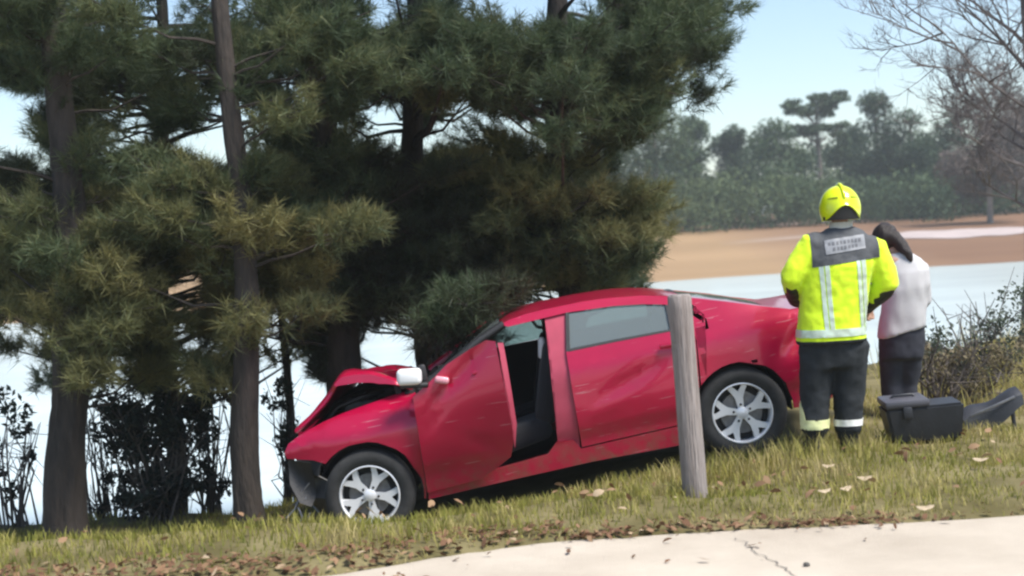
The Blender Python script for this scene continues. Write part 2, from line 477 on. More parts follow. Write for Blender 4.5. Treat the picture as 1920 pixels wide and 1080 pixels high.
X, Y = field(n, -4, 5.5, 7.5, 9.7); k = rng.random(n) < .35 + .5 * sstep(0, 2, X); X, Y = X[k], Y[k]
sl = link('scattered_leaves', litter('scattered_leaves', np.stack([X, Y, terr(X, Y) + rng.uniform(.04, .09, len(X))], -1), rng.uniform(.02, .045, len(X)), np.clip(rng.beta(3, 2, len(X)), 0, 1), .6), LEAF)
tag(sl, 'scattered pale and brown fallen leaves lying on the grass', 'fallen leaves', kind='stuff')
# the big pale leaves one can pick out on the grass below the firefighter
spots = [(1553, 874, .05, 'pale cream dry leaf lying on the grass below the firefighter'), (1622, 898, .06, 'pale dry leaf on the grass below the dark case'),
         (1545, 921, .05, 'pale dry leaf low on the grass between post and road edge'), (1585, 917, .055, 'pale dry leaf beside another one low on the grass'),
         (1838, 862, .06, 'pale dry leaf on the grass at the far right'), (1735, 968, .06, 'pale leaf at the road edge near the right corner'), (1510, 842, .05, 'small whitish scrap in front of the firefighter boots')]
for px, py, s, lb in spots:
    q = None
    for D in np.linspace(7.3, 12, 200):
        q = at(px, py, D)
        if q.z <= T(q.x, q.y) + .06: break
    q.z = T(q.x, q.y) + .055
    bm = bmesh.new()
    out = [(-1, 0), (-.7, .28), (-.25, .5), (.2, .42), (.6, .5), (1.05, .1), (.75, -.3), (.3, -.35), (-.1, -.55), (-.6, -.35)]
    a = rng.uniform(-.6, .6)
    c = bm.verts.new((0, 0, .004))
    s *= .8
    vs = [bm.verts.new(((u * math.cos(a) - v_ * math.sin(a)) * s, (u * math.sin(a) + v_ * math.cos(a)) * s, s * .5 * (u * u * .5 + v_ * .55 + rng.uniform(0, .2)))) for u, v_ in out]
    for i in range(len(vs)): bm.faces.new((c, vs[i], vs[(i + 1) % len(vs)]))
    shell(bm, .0015)
    o = bmo('dry_leaf', bm, mat('pale_leaf', (.42, .33, .22), .8, var=.25, vscale=30))
    o.location = q
    tag(o, lb, 'leaf', 'pale dry leaves on the verge')

# ------------------------------------------------------------------ crashed car
# local frame: x from the front axle to the rear, y away from the camera, z up from the tyre contact
car = empty('crashed_car')
ex = Vector((.9876, 0, .1570)); ey = Vector((0, 1, 0)); ez = ex.cross(ey)
car.matrix_world = Matrix.Translation((-1.0484, 10.81, -.5109)) @ Matrix((ex, ey, ez)).transposed().to_4x4()
tag(car, 'crashed crimson red saloon car with crumpled bonnet and buckled front door', 'car')
SZ = [0, .2, .30, .40, .455, .6, .8, .89, .935, 1.0, 1.15, 1.27, 1.35, 1.42, 1.5]
SY = [.80, .845, .852, .856, .884, .900, .893, .884, .862, .838, .765, .70, .64, .55, .4]
def S(x, z):
    y = float(np.interp(z, SZ, SY))
    if x > 2.7: y -= .16 * ((x - 2.7) / .85) ** 2 * 1.2
    if x < .2: y -= .10 * ((.2 - x) / .7) ** 2
    return y
def gz(x, z, d):
    return sum(a * math.exp(-((((x - cx) * ca + (z - cz) * sa) / sx) ** 2) - (((z - cz) * ca - (x - cx) * sa) / sz_) ** 2)
               for cx, cz, a, sx, sz_, ca, sa in d)
def panel(name, poly, mat_, parent=car, side=-1, yf=S, dents=(), thick=.018, step=.045, off=0.0, smooth=35):
    bm = bmesh.new()
    f = bm.faces.new([bm.verts.new((x, 0, z)) for x, z in poly])
    bmesh.ops.triangulate(bm, faces=[f], ngon_method='EAR_CLIP')
    x0, x1 = min(p[0] for p in poly), max(p[0] for p in poly); z0, z1 = min(p[1] for p in poly), max(p[1] for p in poly)
    for x in np.arange(math.floor(x0 / step) * step + step, x1, step):
        bmesh.ops.bisect_plane(bm, geom=bm.verts[:] + bm.edges[:] + bm.faces[:], plane_co=(x, 0, 0), plane_no=(1, 0, 0), dist=1e-4)
    for z in np.arange(math.floor(z0 / step) * step + step, z1, step):
        bmesh.ops.bisect_plane(bm, geom=bm.verts[:] + bm.edges[:] + bm.faces[:], plane_co=(0, 0, z), plane_no=(0, 0, 1), dist=1e-4)
    bmesh.ops.remove_doubles(bm, verts=bm.verts[:], dist=5e-4)
    for v in bm.verts:
        v.co.y = side * (yf(v.co.x, v.co.z) + gz(v.co.x, v.co.z, dents) + off)
    bmesh.ops.recalc_face_normals(bm, faces=bm.faces[:])
    if sum(f.normal.y * side * f.calc_area() for f in bm.faces) < 0:
        bmesh.ops.reverse_faces(bm, faces=bm.faces[:])
    shell(bm, thick, (0, side, 0))
    me = bpy.data.meshes.new(name)
    bm.to_mesh(me); bm.free()
    return link(name, me, mat_, parent, smooth)
def arc(cx, cz, r_, a0, a1, n=12):
    return [(cx + r_ * math.cos(R(a0 + (a1 - a0) * i / n)), cz + r_ * math.sin(R(a0 + (a1 - a0) * i / n))) for i in range(n + 1)]

WB = 2.713
def fy(x, z):                                    # wing: its top rolls over inwards
    y = S(x, min(z, .8))
    if z > .76: y -= .30 * ((z - .76) / .2) ** 1.5 * .75
    return y
sill = [(.40, .205), (1.0, .212), (1.6, .215), (2.36, .19), (2.40, .30), (2.30, .332), (1.54, .325), (1.50, .40), (1.38, .41), (1.30, .335), (1.1, .32), (.42, .29)]
bpil = [(1.385, .39), (1.535, .33), (1.575, .7), (1.60, 1.02), (1.66, 1.29), (1.49, 1.29), (1.47, 1.0), (1.44, .75)]
rail = [(1.17, 1.300), (1.25, 1.322), (1.37, 1.335), (1.62, 1.336), (1.78, 1.332), (1.935, 1.321), (2.2, 1.287), (2.49, 1.212), (2.43, 1.165), (2.35, 1.19), (2.2, 1.225), (1.99, 1.257), (1.65, 1.283), (1.22, 1.275)]
quarter = [(2.43, 1.165), (2.49, 1.214), (2.74, 1.131), (2.985, 1.044), (3.227, .962), (3.42, .94), (3.50, .90), (3.52, .75), (3.50, .52), (3.46, .40), (3.2, .27), (3.11, .27)] + arc(WB + .01, .325, .368, -8, 135, 14) + [(2.466, .60), (2.515, 1.0), (2.56, 1.005), (2.605, 1.06), (2.53, 1.11)]
rdoor = [(1.585, 1.02), (1.57, .8), (1.548, .335), (2.30, .34), (2.355, .38), (2.45, .58), (2.508, 1.0), (2.35, 1.004), (1.95, 1.014)]
rglass = [(1.605, 1.025), (1.95, 1.018), (2.34, 1.006), (2.352, 1.185), (2.2, 1.222), (1.99, 1.252), (1.66, 1.276)]
qglass = [(2.385, 1.004), (2.55, 1.006), (2.60, 1.06), (2.52, 1.108), (2.42, 1.16), (2.39, 1.17)]
fdoor_ok = [(.46, .97), (.43, .335), (1.50, .33), (1.545, .5), (1.575, 1.02), (1.0, 1.03)]
fglass_ok = [(.62, 1.03), (1.58, 1.025), (1.62, 1.28), (1.25, 1.275), (.95, 1.2)]
wing = [(-.54, .745), (-.50, .80), (-.44, .828), (-.34, .865), (-.232, .895), (-.08, .925), (.087, .945), (.27, .965), (.443, .98), (.462, .95), (.43, .62), (.40, .28), (.385, .215)] + arc(.0, .325, .388, -16, 132, 14) + [(-.34, .655), (-.44, .68), (-.53, .70)]
wing_ok = [(-.70, .62), (-.66, .76), (-.44, .85), (.087, .945), (.443, .98), (.462, .95), (.42, .335), (.40, .21)] + arc(.0, .325, .388, -16, 150, 14) + [(-.5, .5), (-.68, .5)]
for sd_ in (-1, 1):
    nearside = sd_ < 0
    panel('sill', sill, PAINT, side=sd_, thick=.05)
    panel('b_pillar', bpil, SILL_T if nearside else PAINT, side=sd_, off=-.02, thick=.05)
    panel('roof_rail', rail, PAINT, side=sd_, thick=.03)
    panel('quarter_panel', quarter, PAINT, side=sd_, step=.047,
          dents=[(3.22, .76, -.05, .16, .05, .75, .66), (3.30, .66, .03, .12, .05, .7, .7), (3.38, .62, -.06, .09, .10, 1, 0)] if nearside else ())
    rd = panel('rear_door', rdoor, PAINT, side=sd_, off=.004,
          dents=[(2.0, .735, -.022, .26, .045, .93, .36), (1.8, .60, .010, .2, .05, .93, .36)] if nearside else ())
    panel('window_glass', rglass, GLASS, side=sd_, off=-.012, thick=.004)
    panel('window_frame', [(2.34, 1.003), (2.39, 1.003), (2.405, 1.168), (2.352, 1.19)], DARKP, side=sd_, off=.002)
    panel('window_frame', [(1.585, 1.02), (1.612, 1.02), (1.668, 1.28), (1.645, 1.283)], DARKP, side=sd_, off=.004)
    panel('window_trim', [(1.60, 1.018), (1.95, 1.013), (2.36, 1.002), (2.36, 1.016), (1.95, 1.030), (1.60, 1.036)], DARKP, side=sd_, off=.006, thick=.012)
    panel('quarter_glass', qglass, GLASS, side=sd_, off=-.01, thick=.004)
    # handle
    bm = bmesh.new(); box(bm, (2.33, sd_ * .906, .915), (.19, .03, .032), Matrix.Rotation(R(2), 3, 'Y'), .011)
    bmo('handle', bm, PAINT, rd, 40)
    # rear bumper side and lamp
    panel('tail_lamp', [(3.30, .80), (3.505, .78), (3.51, .90), (3.42, .925)], LAMPRED, side=sd_, off=.008)
    if not nearside:
        fd = panel('front_door', fdoor_ok, PAINT, side=1)
        panel('door_card', fdoor_ok, FABRIC, side=1, off=-.035)
        panel('door_card', rdoor, FABRIC, side=1, off=-.035)
        panel('window_glass', fglass_ok, GLASS, side=1, off=-.012, thick=.004)
        panel('front_wing', wing_ok, PAINT, side=1, yf=fy)
        bm = bmesh.new(); box(bm, (1.38, .906, .93), (.19, .03, .032), None, .011); bmo('handle', bm, PAINT, fd, 40)
# near wing, creased along its top edge
wg = panel('front_wing', wing, PAINT, yf=fy, dents=[(.30, .93, -.05, .10, .03, .9, -.4), (.38, .88, .03, .06, .04, .9, -.4), (-.25, .83, .02, .2, .03, .93, .36)])
wg['label'] = 'buckled front wing'
# near front door: pushed back, twisted, its rear edge sprung outwards and its frame folded in
def dy(x, z):
    t_ = (x - .42) / .75
    return S(x, min(z, .92)) - max(0, z - .95) * .30 + .015 + .13 * (z - .25) + .17 * t_ * t_
fdoor = [(.462, .955), (.445, .70), (.405, .255), (.60, .262), (.79, .275), (.93, .335), (1.045, .40), (1.085, .50), (1.10, .60), (1.108, .85), (1.112, 1.08), (1.115, 1.215), (1.05, 1.235), (.92, 1.195), (.74, 1.125), (.66, 1.07), (.58, 1.02)]
fd = panel('front_door', fdoor, PAINT, yf=dy, thick=.06, dents=[(.80, 1.03, -.035, .34, .035, .80, .60), (.62, .80, -.02, .16, .03, .80, .60), (.95, .50, -.018, .22, .03, .88, -.47)])
fd['label'] = 'front door buckled and sprung open'
bm = bmesh.new(); box(bm, (.99, -1.03, 1.045), (.17, .03, .03), Matrix.Rotation(R(-14), 3, 'Y'), .011); bmo('handle', bm, PAINT, fd, 40)
# shut face seen along the door's rear edge
panel('door_edge', [(1.085, .45), (1.108, .60), (1.118, .85), (1.124, 1.08), (1.127, 1.20), (1.165, 1.19), (1.16, 1.05), (1.15, .85), (1.135, .62)], SILL_T, yf=lambda x, z: dy(1.11, z) - .05 - (x - 1.10) * .6, thick=.02)

# roof, screens, boot lid: skins across the car
def cross(name, line, mat_, halfw, crown, thick=.02, wob=0, smooth=40, parent=car, ny=15):
    bm = bmesh.new(); g_ = []
    for i, (x, z) in enumerate(line):
        hw = halfw[i]; row = []
        for k in range(ny):
            u = -1 + 2 * k / (ny - 1)
            row.append(bm.verts.new((x + .05 * 0, u * hw, z + crown[i] * (1 - u * u) + wob * mnoise.noise((x * 5, u * 3, z * 5)))))
        g_.append(row)
    for i in range(len(g_) - 1):
        for k in range(ny - 1): bm.faces.new((g_[i][k], g_[i][k + 1], g_[i + 1][k + 1], g_[i + 1][k]))
    bmesh.ops.recalc_face_normals(bm, faces=bm.faces[:])
    if sum(f.normal.z for f in bm.faces) < 0: bmesh.ops.reverse_faces(bm, faces=bm.faces[:])
    shell(bm, thick)
    me = bpy.data.meshes.new(name); bm.to_mesh(me); bm.free()
    return link(name, me, mat_, parent, smooth)
rl = [(1.16, 1.300), (1.25, 1.323), (1.37, 1.336), (1.5, 1.338), (1.62, 1.337), (1.78, 1.333), (1.935, 1.322), (2.07, 1.307), (2.2, 1.288), (2.35, 1.253), (2.49, 1.213)]
cross('roof', rl, PAINT, [S(x, z) - .01 for x, z in rl], [.012, .018, .02, .022, .022, .022, .022, .022, .02, .02, .015], wob=.006)
bl = [(2.50, 1.209), (2.65, 1.160), (2.85, 1.094), (3.05, 1.018)]
cross('rear_screen', bl, GLASS, [S(x, z) - .16 for x, z in bl], [.014, .016, .016, .014], thick=.005)
for sd_ in (-1, 1):                                  # painted pillar either side of the rear screen
    bm = bmesh.new(); ro = [[bm.verts.new((x, sd_ * (S(x, z) - .012 - w_), z + .002 + dz)) for w_, dz in ((0, -.004), (.06, .003), (.15, .004))] for x, z in bl + [(3.2, .967)]]
    for i in range(len(ro) - 1):
        for k in range(2): bm.faces.new((ro[i][k], ro[i][k + 1], ro[i + 1][k + 1], ro[i + 1][k]))
    bmesh.ops.recalc_face_normals(bm, faces=bm.faces[:])
    if sum(f.normal.z for f in bm.faces) < 0: bmesh.ops.reverse_faces(bm, faces=bm.faces[:])
    shell(bm, .012); bmo('c_pillar', bm, PAINT, car, 40)
tl_ = [(3.07, 1.008), (3.2, .965), (3.35, .955), (3.49, .955), (3.53, .93), (3.545, .80), (3.55, .66)]
cross('boot_lid', tl_, PAINT, [S(x, min(z, .93)) - .05 for x, z in tl_], [.012, .014, .014, .014, .01, .005, .0])
ws = [(1.15, 1.296), (1.0, 1.228), (.85, 1.155), (.68, 1.06), (.52, .975)]
cross('windscreen', ws, DUSTY, [.62, .65, .68, .70, .70], [.03, .035, .03, .02, -.02], thick=.006, wob=.05)
for sd_ in (-1, 1):
    bm = bmesh.new()
    tube(bm, [(1.19, sd_ * .655, 1.298), (1.0, sd_ * .69, 1.225), (.80, sd_ * .735, 1.12), (.50, sd_ * .775, .965)], [.03, .032, .034, .045], 8)
    bmo('a_pillar', bm, PAINT if sd_ > 0 else DARKP, car, 50)

# bonnet: tented by the impact, near edge torn up off the wing
def bonnet(x, u):
    pr = np.interp(x, [-.46, -.36, -.20, -.09, -.04, .04, .16, .30, .44], [.86, .92, 1.06, 1.185, 1.215, 1.205, 1.165, 1.09, 1.02])
    z = pr - .07 * (u + 1) * math.exp(-((x + .05) / .3) ** 2) + .02 * math.sin(7 * u + 9 * x)
    y = u * (.66 - .05 * (x < -.1))
    return y, z
bm = bmesh.new(); rows = []
bx = np.concatenate([np.linspace(-.46, -.1, 10), np.linspace(-.07, .44, 14)])
for x in bx:
    row = []
    y0, z0 = bonnet(x, -1)
    fl = np.interp(x, [-.46, -.1, -.04, .2, .44], [.02, .03, .075, .085, .02])
    row.append(bm.verts.new((x + .015, y0 - .045, z0 - fl)))
    row.append(bm.verts.new((x, y0 - .035, z0 - .018)))
    for u in np.linspace(-1, 1, 18):
        y, z = bonnet(x, u)
        z += .014 * mnoise.noise((x * 7, u * 6, 2))
        row.append(bm.verts.new((x, y, z)))
    rows.append(row)
for i in range(len(rows) - 1):
    for k in range(len(rows[0]) - 1): bm.faces.new((rows[i][k], rows[i][k + 1], rows[i + 1][k + 1], rows[i + 1][k]))
bmesh.ops.recalc_face_normals(bm, faces=bm.faces[:])
if sum(f.normal.z for f in bm.faces) < 0: bmesh.ops.reverse_faces(bm, faces=bm.faces[:])
shell(bm, .022)
bo = bmo('bonnet', bm, PAINT, car, 28); bo['label'] = 'bonnet folded up into a sharp tent'
# engine bay and front end wreckage
bm = bmesh.new()
box(bm, (.02, .02, .62), (.72, 1.16, .44), None, .04)
box(bm, (.42, 0, .72), (.08, 1.36, .52), None, .02)
bmo('engine_block', bm, LINER, car, 40)
bm = bmesh.new()
box(bm, (.34, 0, .93), (.05, 1.30, .24), None, .01)
bmo('bulkhead', bm, LINER, car, 40)
bm = bmesh.new()
box(bm, (.0, .40, .92), (.62, .06, .20), Matrix.Rotation(R(-12), 3, 'Y'), .01)
bmo('inner_wing', bm, LINER, car, 40)
bm = bmesh.new()
box(bm, (.02, -.36, .90), (.24, .20, .13), Matrix.Rotation(R(9), 3, 'Y'), .02)
bmo('battery', bm, DARKP, car, 40)
bm = bmesh.new()
box(bm, (.16, .1, .94), (.34, .5, .08), Matrix.Rotation(R(-6), 3, 'Y'), .03)
bmo('engine_cover', bm, DARKP, car, 40)
for i, (pp, rr) in enumerate([([(-.3, -.5, .80), (-.15, -.45, .95), (.05, -.5, .99), (.2, -.3, .98)], .016), ([(-.35, -.2, .78), (-.2, -.1, .95), (0, .1, .98)], .022), ([(.3, -.6, .85), (.1, -.58, .93), (-.1, -.56, .86)], .012)]):
    bm = bmesh.new(); tube(bm, pp, rr, 8); bmo('hose', bm, DARKP, car, 60)
bm = bmesh.new()
box(bm, (-.34, .05, .60), (.07, 1.1, .46), Matrix.Rotation(R(-10), 3, 'Y'), .012)
bmo('radiator', bm, LINER, car, 40)
# bumper: torn black moulding hanging below the wing tip
bm = bmesh.new(); rows = []
for i in range(22):
    u = -1 + 2 * i / 21
    xx = -.52 + .22 * u ** 4 + .05 * mnoise.noise((u * 4, 1, 0))
    row = []
    for j, (dx, z) in enumerate([(.06, .70), (0, .66), (-.02, .60), (.03, .55), (.015, .47), (-.015, .42), (.02, .33), (.07, .27)]):
        row.append(bm.verts.new((xx + dx + .035 * mnoise.noise((u * 6, z * 9, 3)), u * .84, z + .03 * mnoise.noise((u * 5, z * 4, 8)) - .05 * (u < -.8))))
    rows.append(row)
for i in range(21):
    for k in range(7):
        if (i, k) in ((3, 5), (7, 2), (12, 5)): continue
        bm.faces.new((rows[i][k], rows[i][k + 1], rows[i + 1][k + 1], rows[i + 1][k]))
shell(bm, .012)
fb = bmo('front_bumper', bm, DARKP, car, 30); fb['label'] = 'torn black front bumper'
panel('bumper_corner', [(-.53, .69), (-.36, .645), (-.40, .55), (-.38, .40), (-.43, .33), (-.50, .38), (-.545, .52)], DARKP, yf=lambda x, z: .83 + .05 * math.sin(14 * x + 9 * z), thick=.012)
for q in range(9):
    bm = bmesh.new()
    a0 = Vector((random.uniform(-.55, -.36), random.uniform(-.86, -.6), random.uniform(.28, .5)))
    tube(bm, [a0, a0 + Vector((random.uniform(-.07, .04), random.uniform(-.05, .03), random.uniform(-.12, -.02))), a0 + Vector((random.uniform(-.14, .04), -.03, random.uniform(-.2, -.06)))], .007, 5)
    bmo('torn_trim', bm, STEEL, car, 60)
bm = bmesh.new()
box(bm, (-.42, -.70, .735), (.17, .18, .07), Matrix.Rotation(R(-12), 3, 'Y') @ Matrix.Rotation(R(-28), 3, 'Z'), .025, 3)
bmo('headlight', bm, LAMPCL, car, 40)
bm = bmesh.new(); rows = []
for u in np.linspace(-1, 1, 19):
    xx = 3.60 - .16 * u ** 4
    rows.append([bm.verts.new((xx + dx, u * (.845 - .0), z)) for dx, z in ((-.06, .70), (-.01, .66), (.0, .55), (.01, .45), (-.03, .36), (-.10, .28), (-.2, .26))])
for i in range(18):
    for k in range(6): bm.faces.new((rows[i][k], rows[i][k + 1], rows[i + 1][k + 1], rows[i + 1][k]))
shell(bm, .015)
bmo('rear_bumper', bm, PAINT, car, 35)
# underbody, bulkheads, wheel housings
bm = bmesh.new()
box(bm, (1.45, 0, .235), (2.1, 1.52, .07), None, .02)
box(bm, (3.1, 0, .36), (.75, 1.3, .12), None, .03)
box(bm, (2.62, 0, .62), (.06, 1.45, .62), None, .02)
bmo('underbody', bm, LINER, car, 40)
for x, y in ((0, -.5), (0, .5), (WB, -.5), (WB, .5)):
    bm = bmesh.new(); n_ = 16; ro = []
    for k in range(n_ + 1):
        a = R(-10 + 200 * k / n_)
        ro.append([bm.verts.new((x + .375 * math.cos(a), y + s_ * .27, .325 + .375 * math.sin(a))) for s_ in (-1, 1)])
    for k in range(n_): bm.faces.new((ro[k][0], ro[k][1], ro[k + 1][1], ro[k + 1][0]))
    inner = [r_[1 if y < 0 else 0] for r_ in ro]
    bm.faces.new(inner)
    shell(bm, .01)
    bmo('wheel_housing', bm, LINER, car, 40)
# interior
def seat(name, x, y, wd):
    bm = bmesh.new()
    box(bm, (x, y, .46), (.50, wd, .17), Matrix.Rotation(R(-8), 3, 'Y'), .06, 3)
    o = bmo(name, bm, FABRIC, car, 60)
    bm = bmesh.new()
    box(bm, (x + .30, y, .80), (.15, wd * .95, .62), Matrix.Rotation(R(18), 3, 'Y'), .06, 3)
    bmo('backrest', bm, FABRIC, o, 60)
    bm = bmesh.new()
    box(bm, (x + .41, y, 1.17), (.09, .26, .15), Matrix.Rotation(R(12), 3, 'Y'), .035, 3)
    bmo('headrest', bm, FABRIC, o, 60)
seat('seat', 1.12, -.38, .50); seat('seat', 1.12, .38, .50); seat('rear_seat', 2.05, 0, 1.3)
bm = bmesh.new(); box(bm, (.66, 0, .86), (.34, 1.34, .26), Matrix.Rotation(R(10), 3, 'Y'), .06, 3); bmo('dashboard', bm, DARKP, car, 50)
bm = bmesh.new()
nn = 28; ring = [Vector((.92 + .07 * math.sin(2 * math.pi * k / nn), -.37 + .18 * math.cos(2 * math.pi * k / nn), .90 + .17 * math.sin(2 * math.pi * k / nn))) for k in range(nn + 1)]
tube(bm, ring, .016, 8, False); tube(bm, [(.92, -.55, .9), (.92, -.19, .9)], .018, 6); tube(bm, [(.92, -.37, .9), (.70, -.37, .82)], .025, 8)
bmo('steering_wheel', bm, DARKP, car, 60)
# pale block painted as the light coming through the far window
bm = bmesh.new(); box(bm, (1.42, -.52, 1.06), (.05, .05, .16), Matrix.Rotation(R(12), 3, 'Y'), .02, 3); bmo('far_window_light', bm, WHITEP, car, 50)
# door mirror: cap folded forward, reflected sky painted in as its white
bm = bmesh.new(); box(bm, (.47, -.97, 1.10), (.175, .12, .115), Matrix.Rotation(R(9), 3, 'Y'), .032, 3)
mi = bmo('door_mirror', bm, WHITEP, car, 60); mi['label'] = 'pale cap of the near door mirror, sky gleam in its colour'
bm = bmesh.new(); box(bm, (.49, -.93, 1.032), (.20, .14, .035), Matrix.Rotation(R(9), 3, 'Y'), .012); box(bm, (.56, -.90, 1.09), (.06, .06, .14), None, .015); bmo('mirror_base', bm, DARKP, mi, 50)
bm = bmesh.new(); box(bm, (.69, -1.0, 1.03), (.10, .05, .05), Matrix.Rotation(R(20), 3, 'Y'), .018, 3); bmo('mirror_sail', bm, mat('pink_highlight', (.75, .32, .38), .3, coat=.5), car, 60)  # highlight on the mirror base, painted as a pale pink block

# wheels
TR = .325
def wheel(x, y, side, rot):
    bm = bmesh.new()
    s = side
    lathe(bm, [(.214, s * .085), (.218, s * .098), (.210, s * .102), (.203, s * .090), (.200, s * .07), (.198, -s * .08), (.20, -s * .09), (.212, -s * .08)], 44)
    wh = bmo('wheel', bm, ALLOY, car, 40)
    wh.location = (x, y, TR); wh.rotation_euler = (0, rot, 0)
    bm = bmesh.new()
    lathe(bm, [(.212, s * .075), (.224, s * .100), (.262, s * .112), (.292, s * .110), (.314, s * .092), (.325, s * .06), (.327, 0), (.325, -s * .06), (.31, -s * .095), (.262, -s * .112), (.216, -s * .09), (.210, 0)], 48)
    bmo('tyre', bm, RUBBER, wh, 50)
    bm = bmesh.new()
    lathe(bm, [(.03, s * .03), (.15, s * .03), (.155, s * .015), (.03, s * .015)], 36)
    bmo('brake_disc', bm, STEEL, wh, 40)
    bm = bmesh.new(); lathe(bm, [(.001, s * .0), (.196, s * .0), (.196, -s * .01), (.001, -s * .01)], 36); bmo('wheel_barrel', bm, DALLOY, wh, 40)
    bm = bmesh.new(); lathe(bm, [(.0005, s * .094), (.034, s * .092), (.042, s * .086), (.044, s * .06), (.0005, s * .06)], 28); hb = bmo('hub_cap', bm, ALLOY, wh, 40)
    for k in range(5):
        a0 = 2 * math.pi * k / 5
        bm = bmesh.new()
        # one thick spoke that forks into two broad arms at the rim
        out = [(.028, -.021), (.06, -.024), (.115, -.026), (.16, -.052), (.212, -.085), (.222, -.042), (.185, -.022), (.158, 0), (.185, .022), (.222, .042), (.212, .085), (.16, .052), (.115, .026), (.06, .024), (.028, .021)]
        out = [(r_ * .945, tt * .945) for r_, tt in out]
        def put(r_, tt, y_): return (r_ * math.cos(a0) - tt * math.sin(a0), y_, r_ * math.sin(a0) + tt * math.cos(a0))
        def yy(r_): return s * (.090 - .012 * math.sin(math.pi * min(1, r_ / .22)) - .004)
        top = [bm.verts.new(put(r_, tt, yy(r_))) for r_, tt in out]; bot = [bm.verts.new(put(r_, tt * 1.05, yy(r_) - s * .035)) for r_, tt in out]
        n_ = len(out)
        ft = bm.faces.new(top); fb_ = bm.faces.new(bot[::-1])
        for i in range(n_): bm.faces.new((top[i], top[(i + 1) % n_], bot[(i + 1) % n_], bot[i]))
        bmesh.ops.bevel(bm, geom=list(ft.edges), offset=.004, segments=2, affect='EDGES')
        bmo('spoke', bm, ALLOY, wh, 40)
        bm = bmesh.new(); c_ = put(.062, 0, s * .086)
        bmesh.ops.create_uvsphere(bm, u_segments=8, v_segments=6, radius=.009, matrix=Matrix.Translation(c_)); bmo('wheel_nut', bm, DALLOY, wh, 60)
wheel(0, -.775, -1, .3); wheel(0, .775, 1, .1); wheel(WB, -.775, -1, .95); wheel(WB, .775, 1, .5)

# ------------------------------------------------------------------ weathered post
WOOD = mat('weathered_wood', (.20, .165, .15), .9, vscale=5, col2=(.38, .335, .315), bump=.9, bscale=14, stretch=(7, 7, .5), detail=9)
bm = bmesh.new()
p_b, p_t = at(1309, 975, 8.1), at(1274, 556, 8.1)
p_b.z = T(p_b.x, p_b.y) - .25
rr = []
nseg = 20; nk = 20
axis = (p_t - p_b)
for i in range(nseg + 1):
    f = i / nseg
    c = p_b + axis * f
    rr.append([Vector((math.cos(2 * math.pi * k / nk), math.sin(2 * math.pi * k / nk), 0)) * (.074 - .006 * f + .005 * mnoise.noise((math.cos(2 * math.pi * k / nk) * 1.6, math.sin(2 * math.pi * k / nk) * 1.6, f * 2.2)) + .0025 * mnoise.noise((k * 1.7, 0, f * 4))) + c for k in range(nk)])
rr.append([(q - p_t) * .82 + p_t + Vector((0, 0, .012)) for q in rr[-1]])
base = Vector((p_b.x, p_b.y, T(p_b.x, p_b.y)))
rr = [[q - base for q in r_] for r_ in rr]
rings_loft(bm, rr)
post = bmo('wooden_post', bm, WOOD, None, 60); post.location = base
tag(post, 'grey weathered wooden post standing in the grass before the car', 'post')

# ------------------------------------------------------------------ dark case and broken trim on the grass
CASE = mat('dark_grey_plastic', (.026, .028, .034), .5, var=.15, vscale=8, bump=.1, bscale=80)
c0 = at(1733, 838, 9.75); c0.z = T(c0.x, c0.y) + .005
case = empty('equipment_case', c0); case.rotation_euler = (0, R(-3), R(-6))
tag(case, 'dark grey boxy equipment case standing on the grass beside the firefighter', 'case')
bm = bmesh.new()
rings_loft(bm, [[Vector((x * a_, y * b_, z)) for x, y in ((-1, -1), (1, -1), (1, 1), (-1, 1))] for z, a_, b_ in ((0, .22, .15), (.03, .235, .16), (.25, .265, .18))])
bmesh.ops.bevel(bm, geom=bm.edges[:], offset=.018, segments=2, affect='EDGES')
bmo('body', bm, CASE, case, 40)
bm = bmesh.new(); box(bm, (-.115, 0, .275), (.30, .385, .05), None, .015); ld_ = bmo('lid', bm, mat('lid_grey', (.075, .075, .088), .45, var=.1), case, 40)
bm = bmesh.new(); box(bm, (-.12, -.19, .215), (.06, .03, .08), None, .008); bmo('latch', bm, CASE, case, 40)
bm = bmesh.new(); tube(bm, [(-.2, 0, .295), (-.18, 0, .315), (-.05, 0, .315), (-.03, 0, .295)], .010, 8); bmo('handle', bm, CASE, ld_, 50)
c1 = at(1855, 800, 10.0); c1.z = T(c1.x, c1.y)
deb = empty('broken_trim', c1)
tag(deb, 'slanted dark moulding with a split edge lying right of the grey case', 'debris')
bm = bmesh.new(); rows = []
for i in range(15):
    f = i / 14
    x = -.21 + .42 * f; zt = .12 + .16 * f + .015 * math.sin(f * 9)
    rows.append([bm.verts.new((x + dx, dy_ + .02 * math.sin(f * 6), zt + dz)) for dx, dy_, dz in ((0, .10, -.015), (0, .04, .012), (0, -.02, 0), (.01, -.07, -.035), (.015, -.085, -.10 - .05 * math.sin(f * 3.1)))])
for i in range(14):
    for k in range(4): bm.faces.new((rows[i][k], rows[i][k + 1], rows[i + 1][k + 1], rows[i + 1][k]))
shell(bm, .012)
bmo('moulding', bm, CASE, deb, 40)
for x, z in ((-.17, .13), (.05, .20), (.19, .25)):
    bm = bmesh.new(); tube(bm, [(x, .02, z), (x - .02, .0, z * .5), (x - .01, -.01, -.03)], [.02, .016, .013], 7); bmo('bracket', bm, CASE, deb, 50)
bm = bmesh.new(); box(bm, (-.0, -.095, .18), (.34, .006, .02), Matrix.Rotation(R(-21), 3, 'Y'), .002); bmo('edge_strip', bm, STEEL, deb, 40)
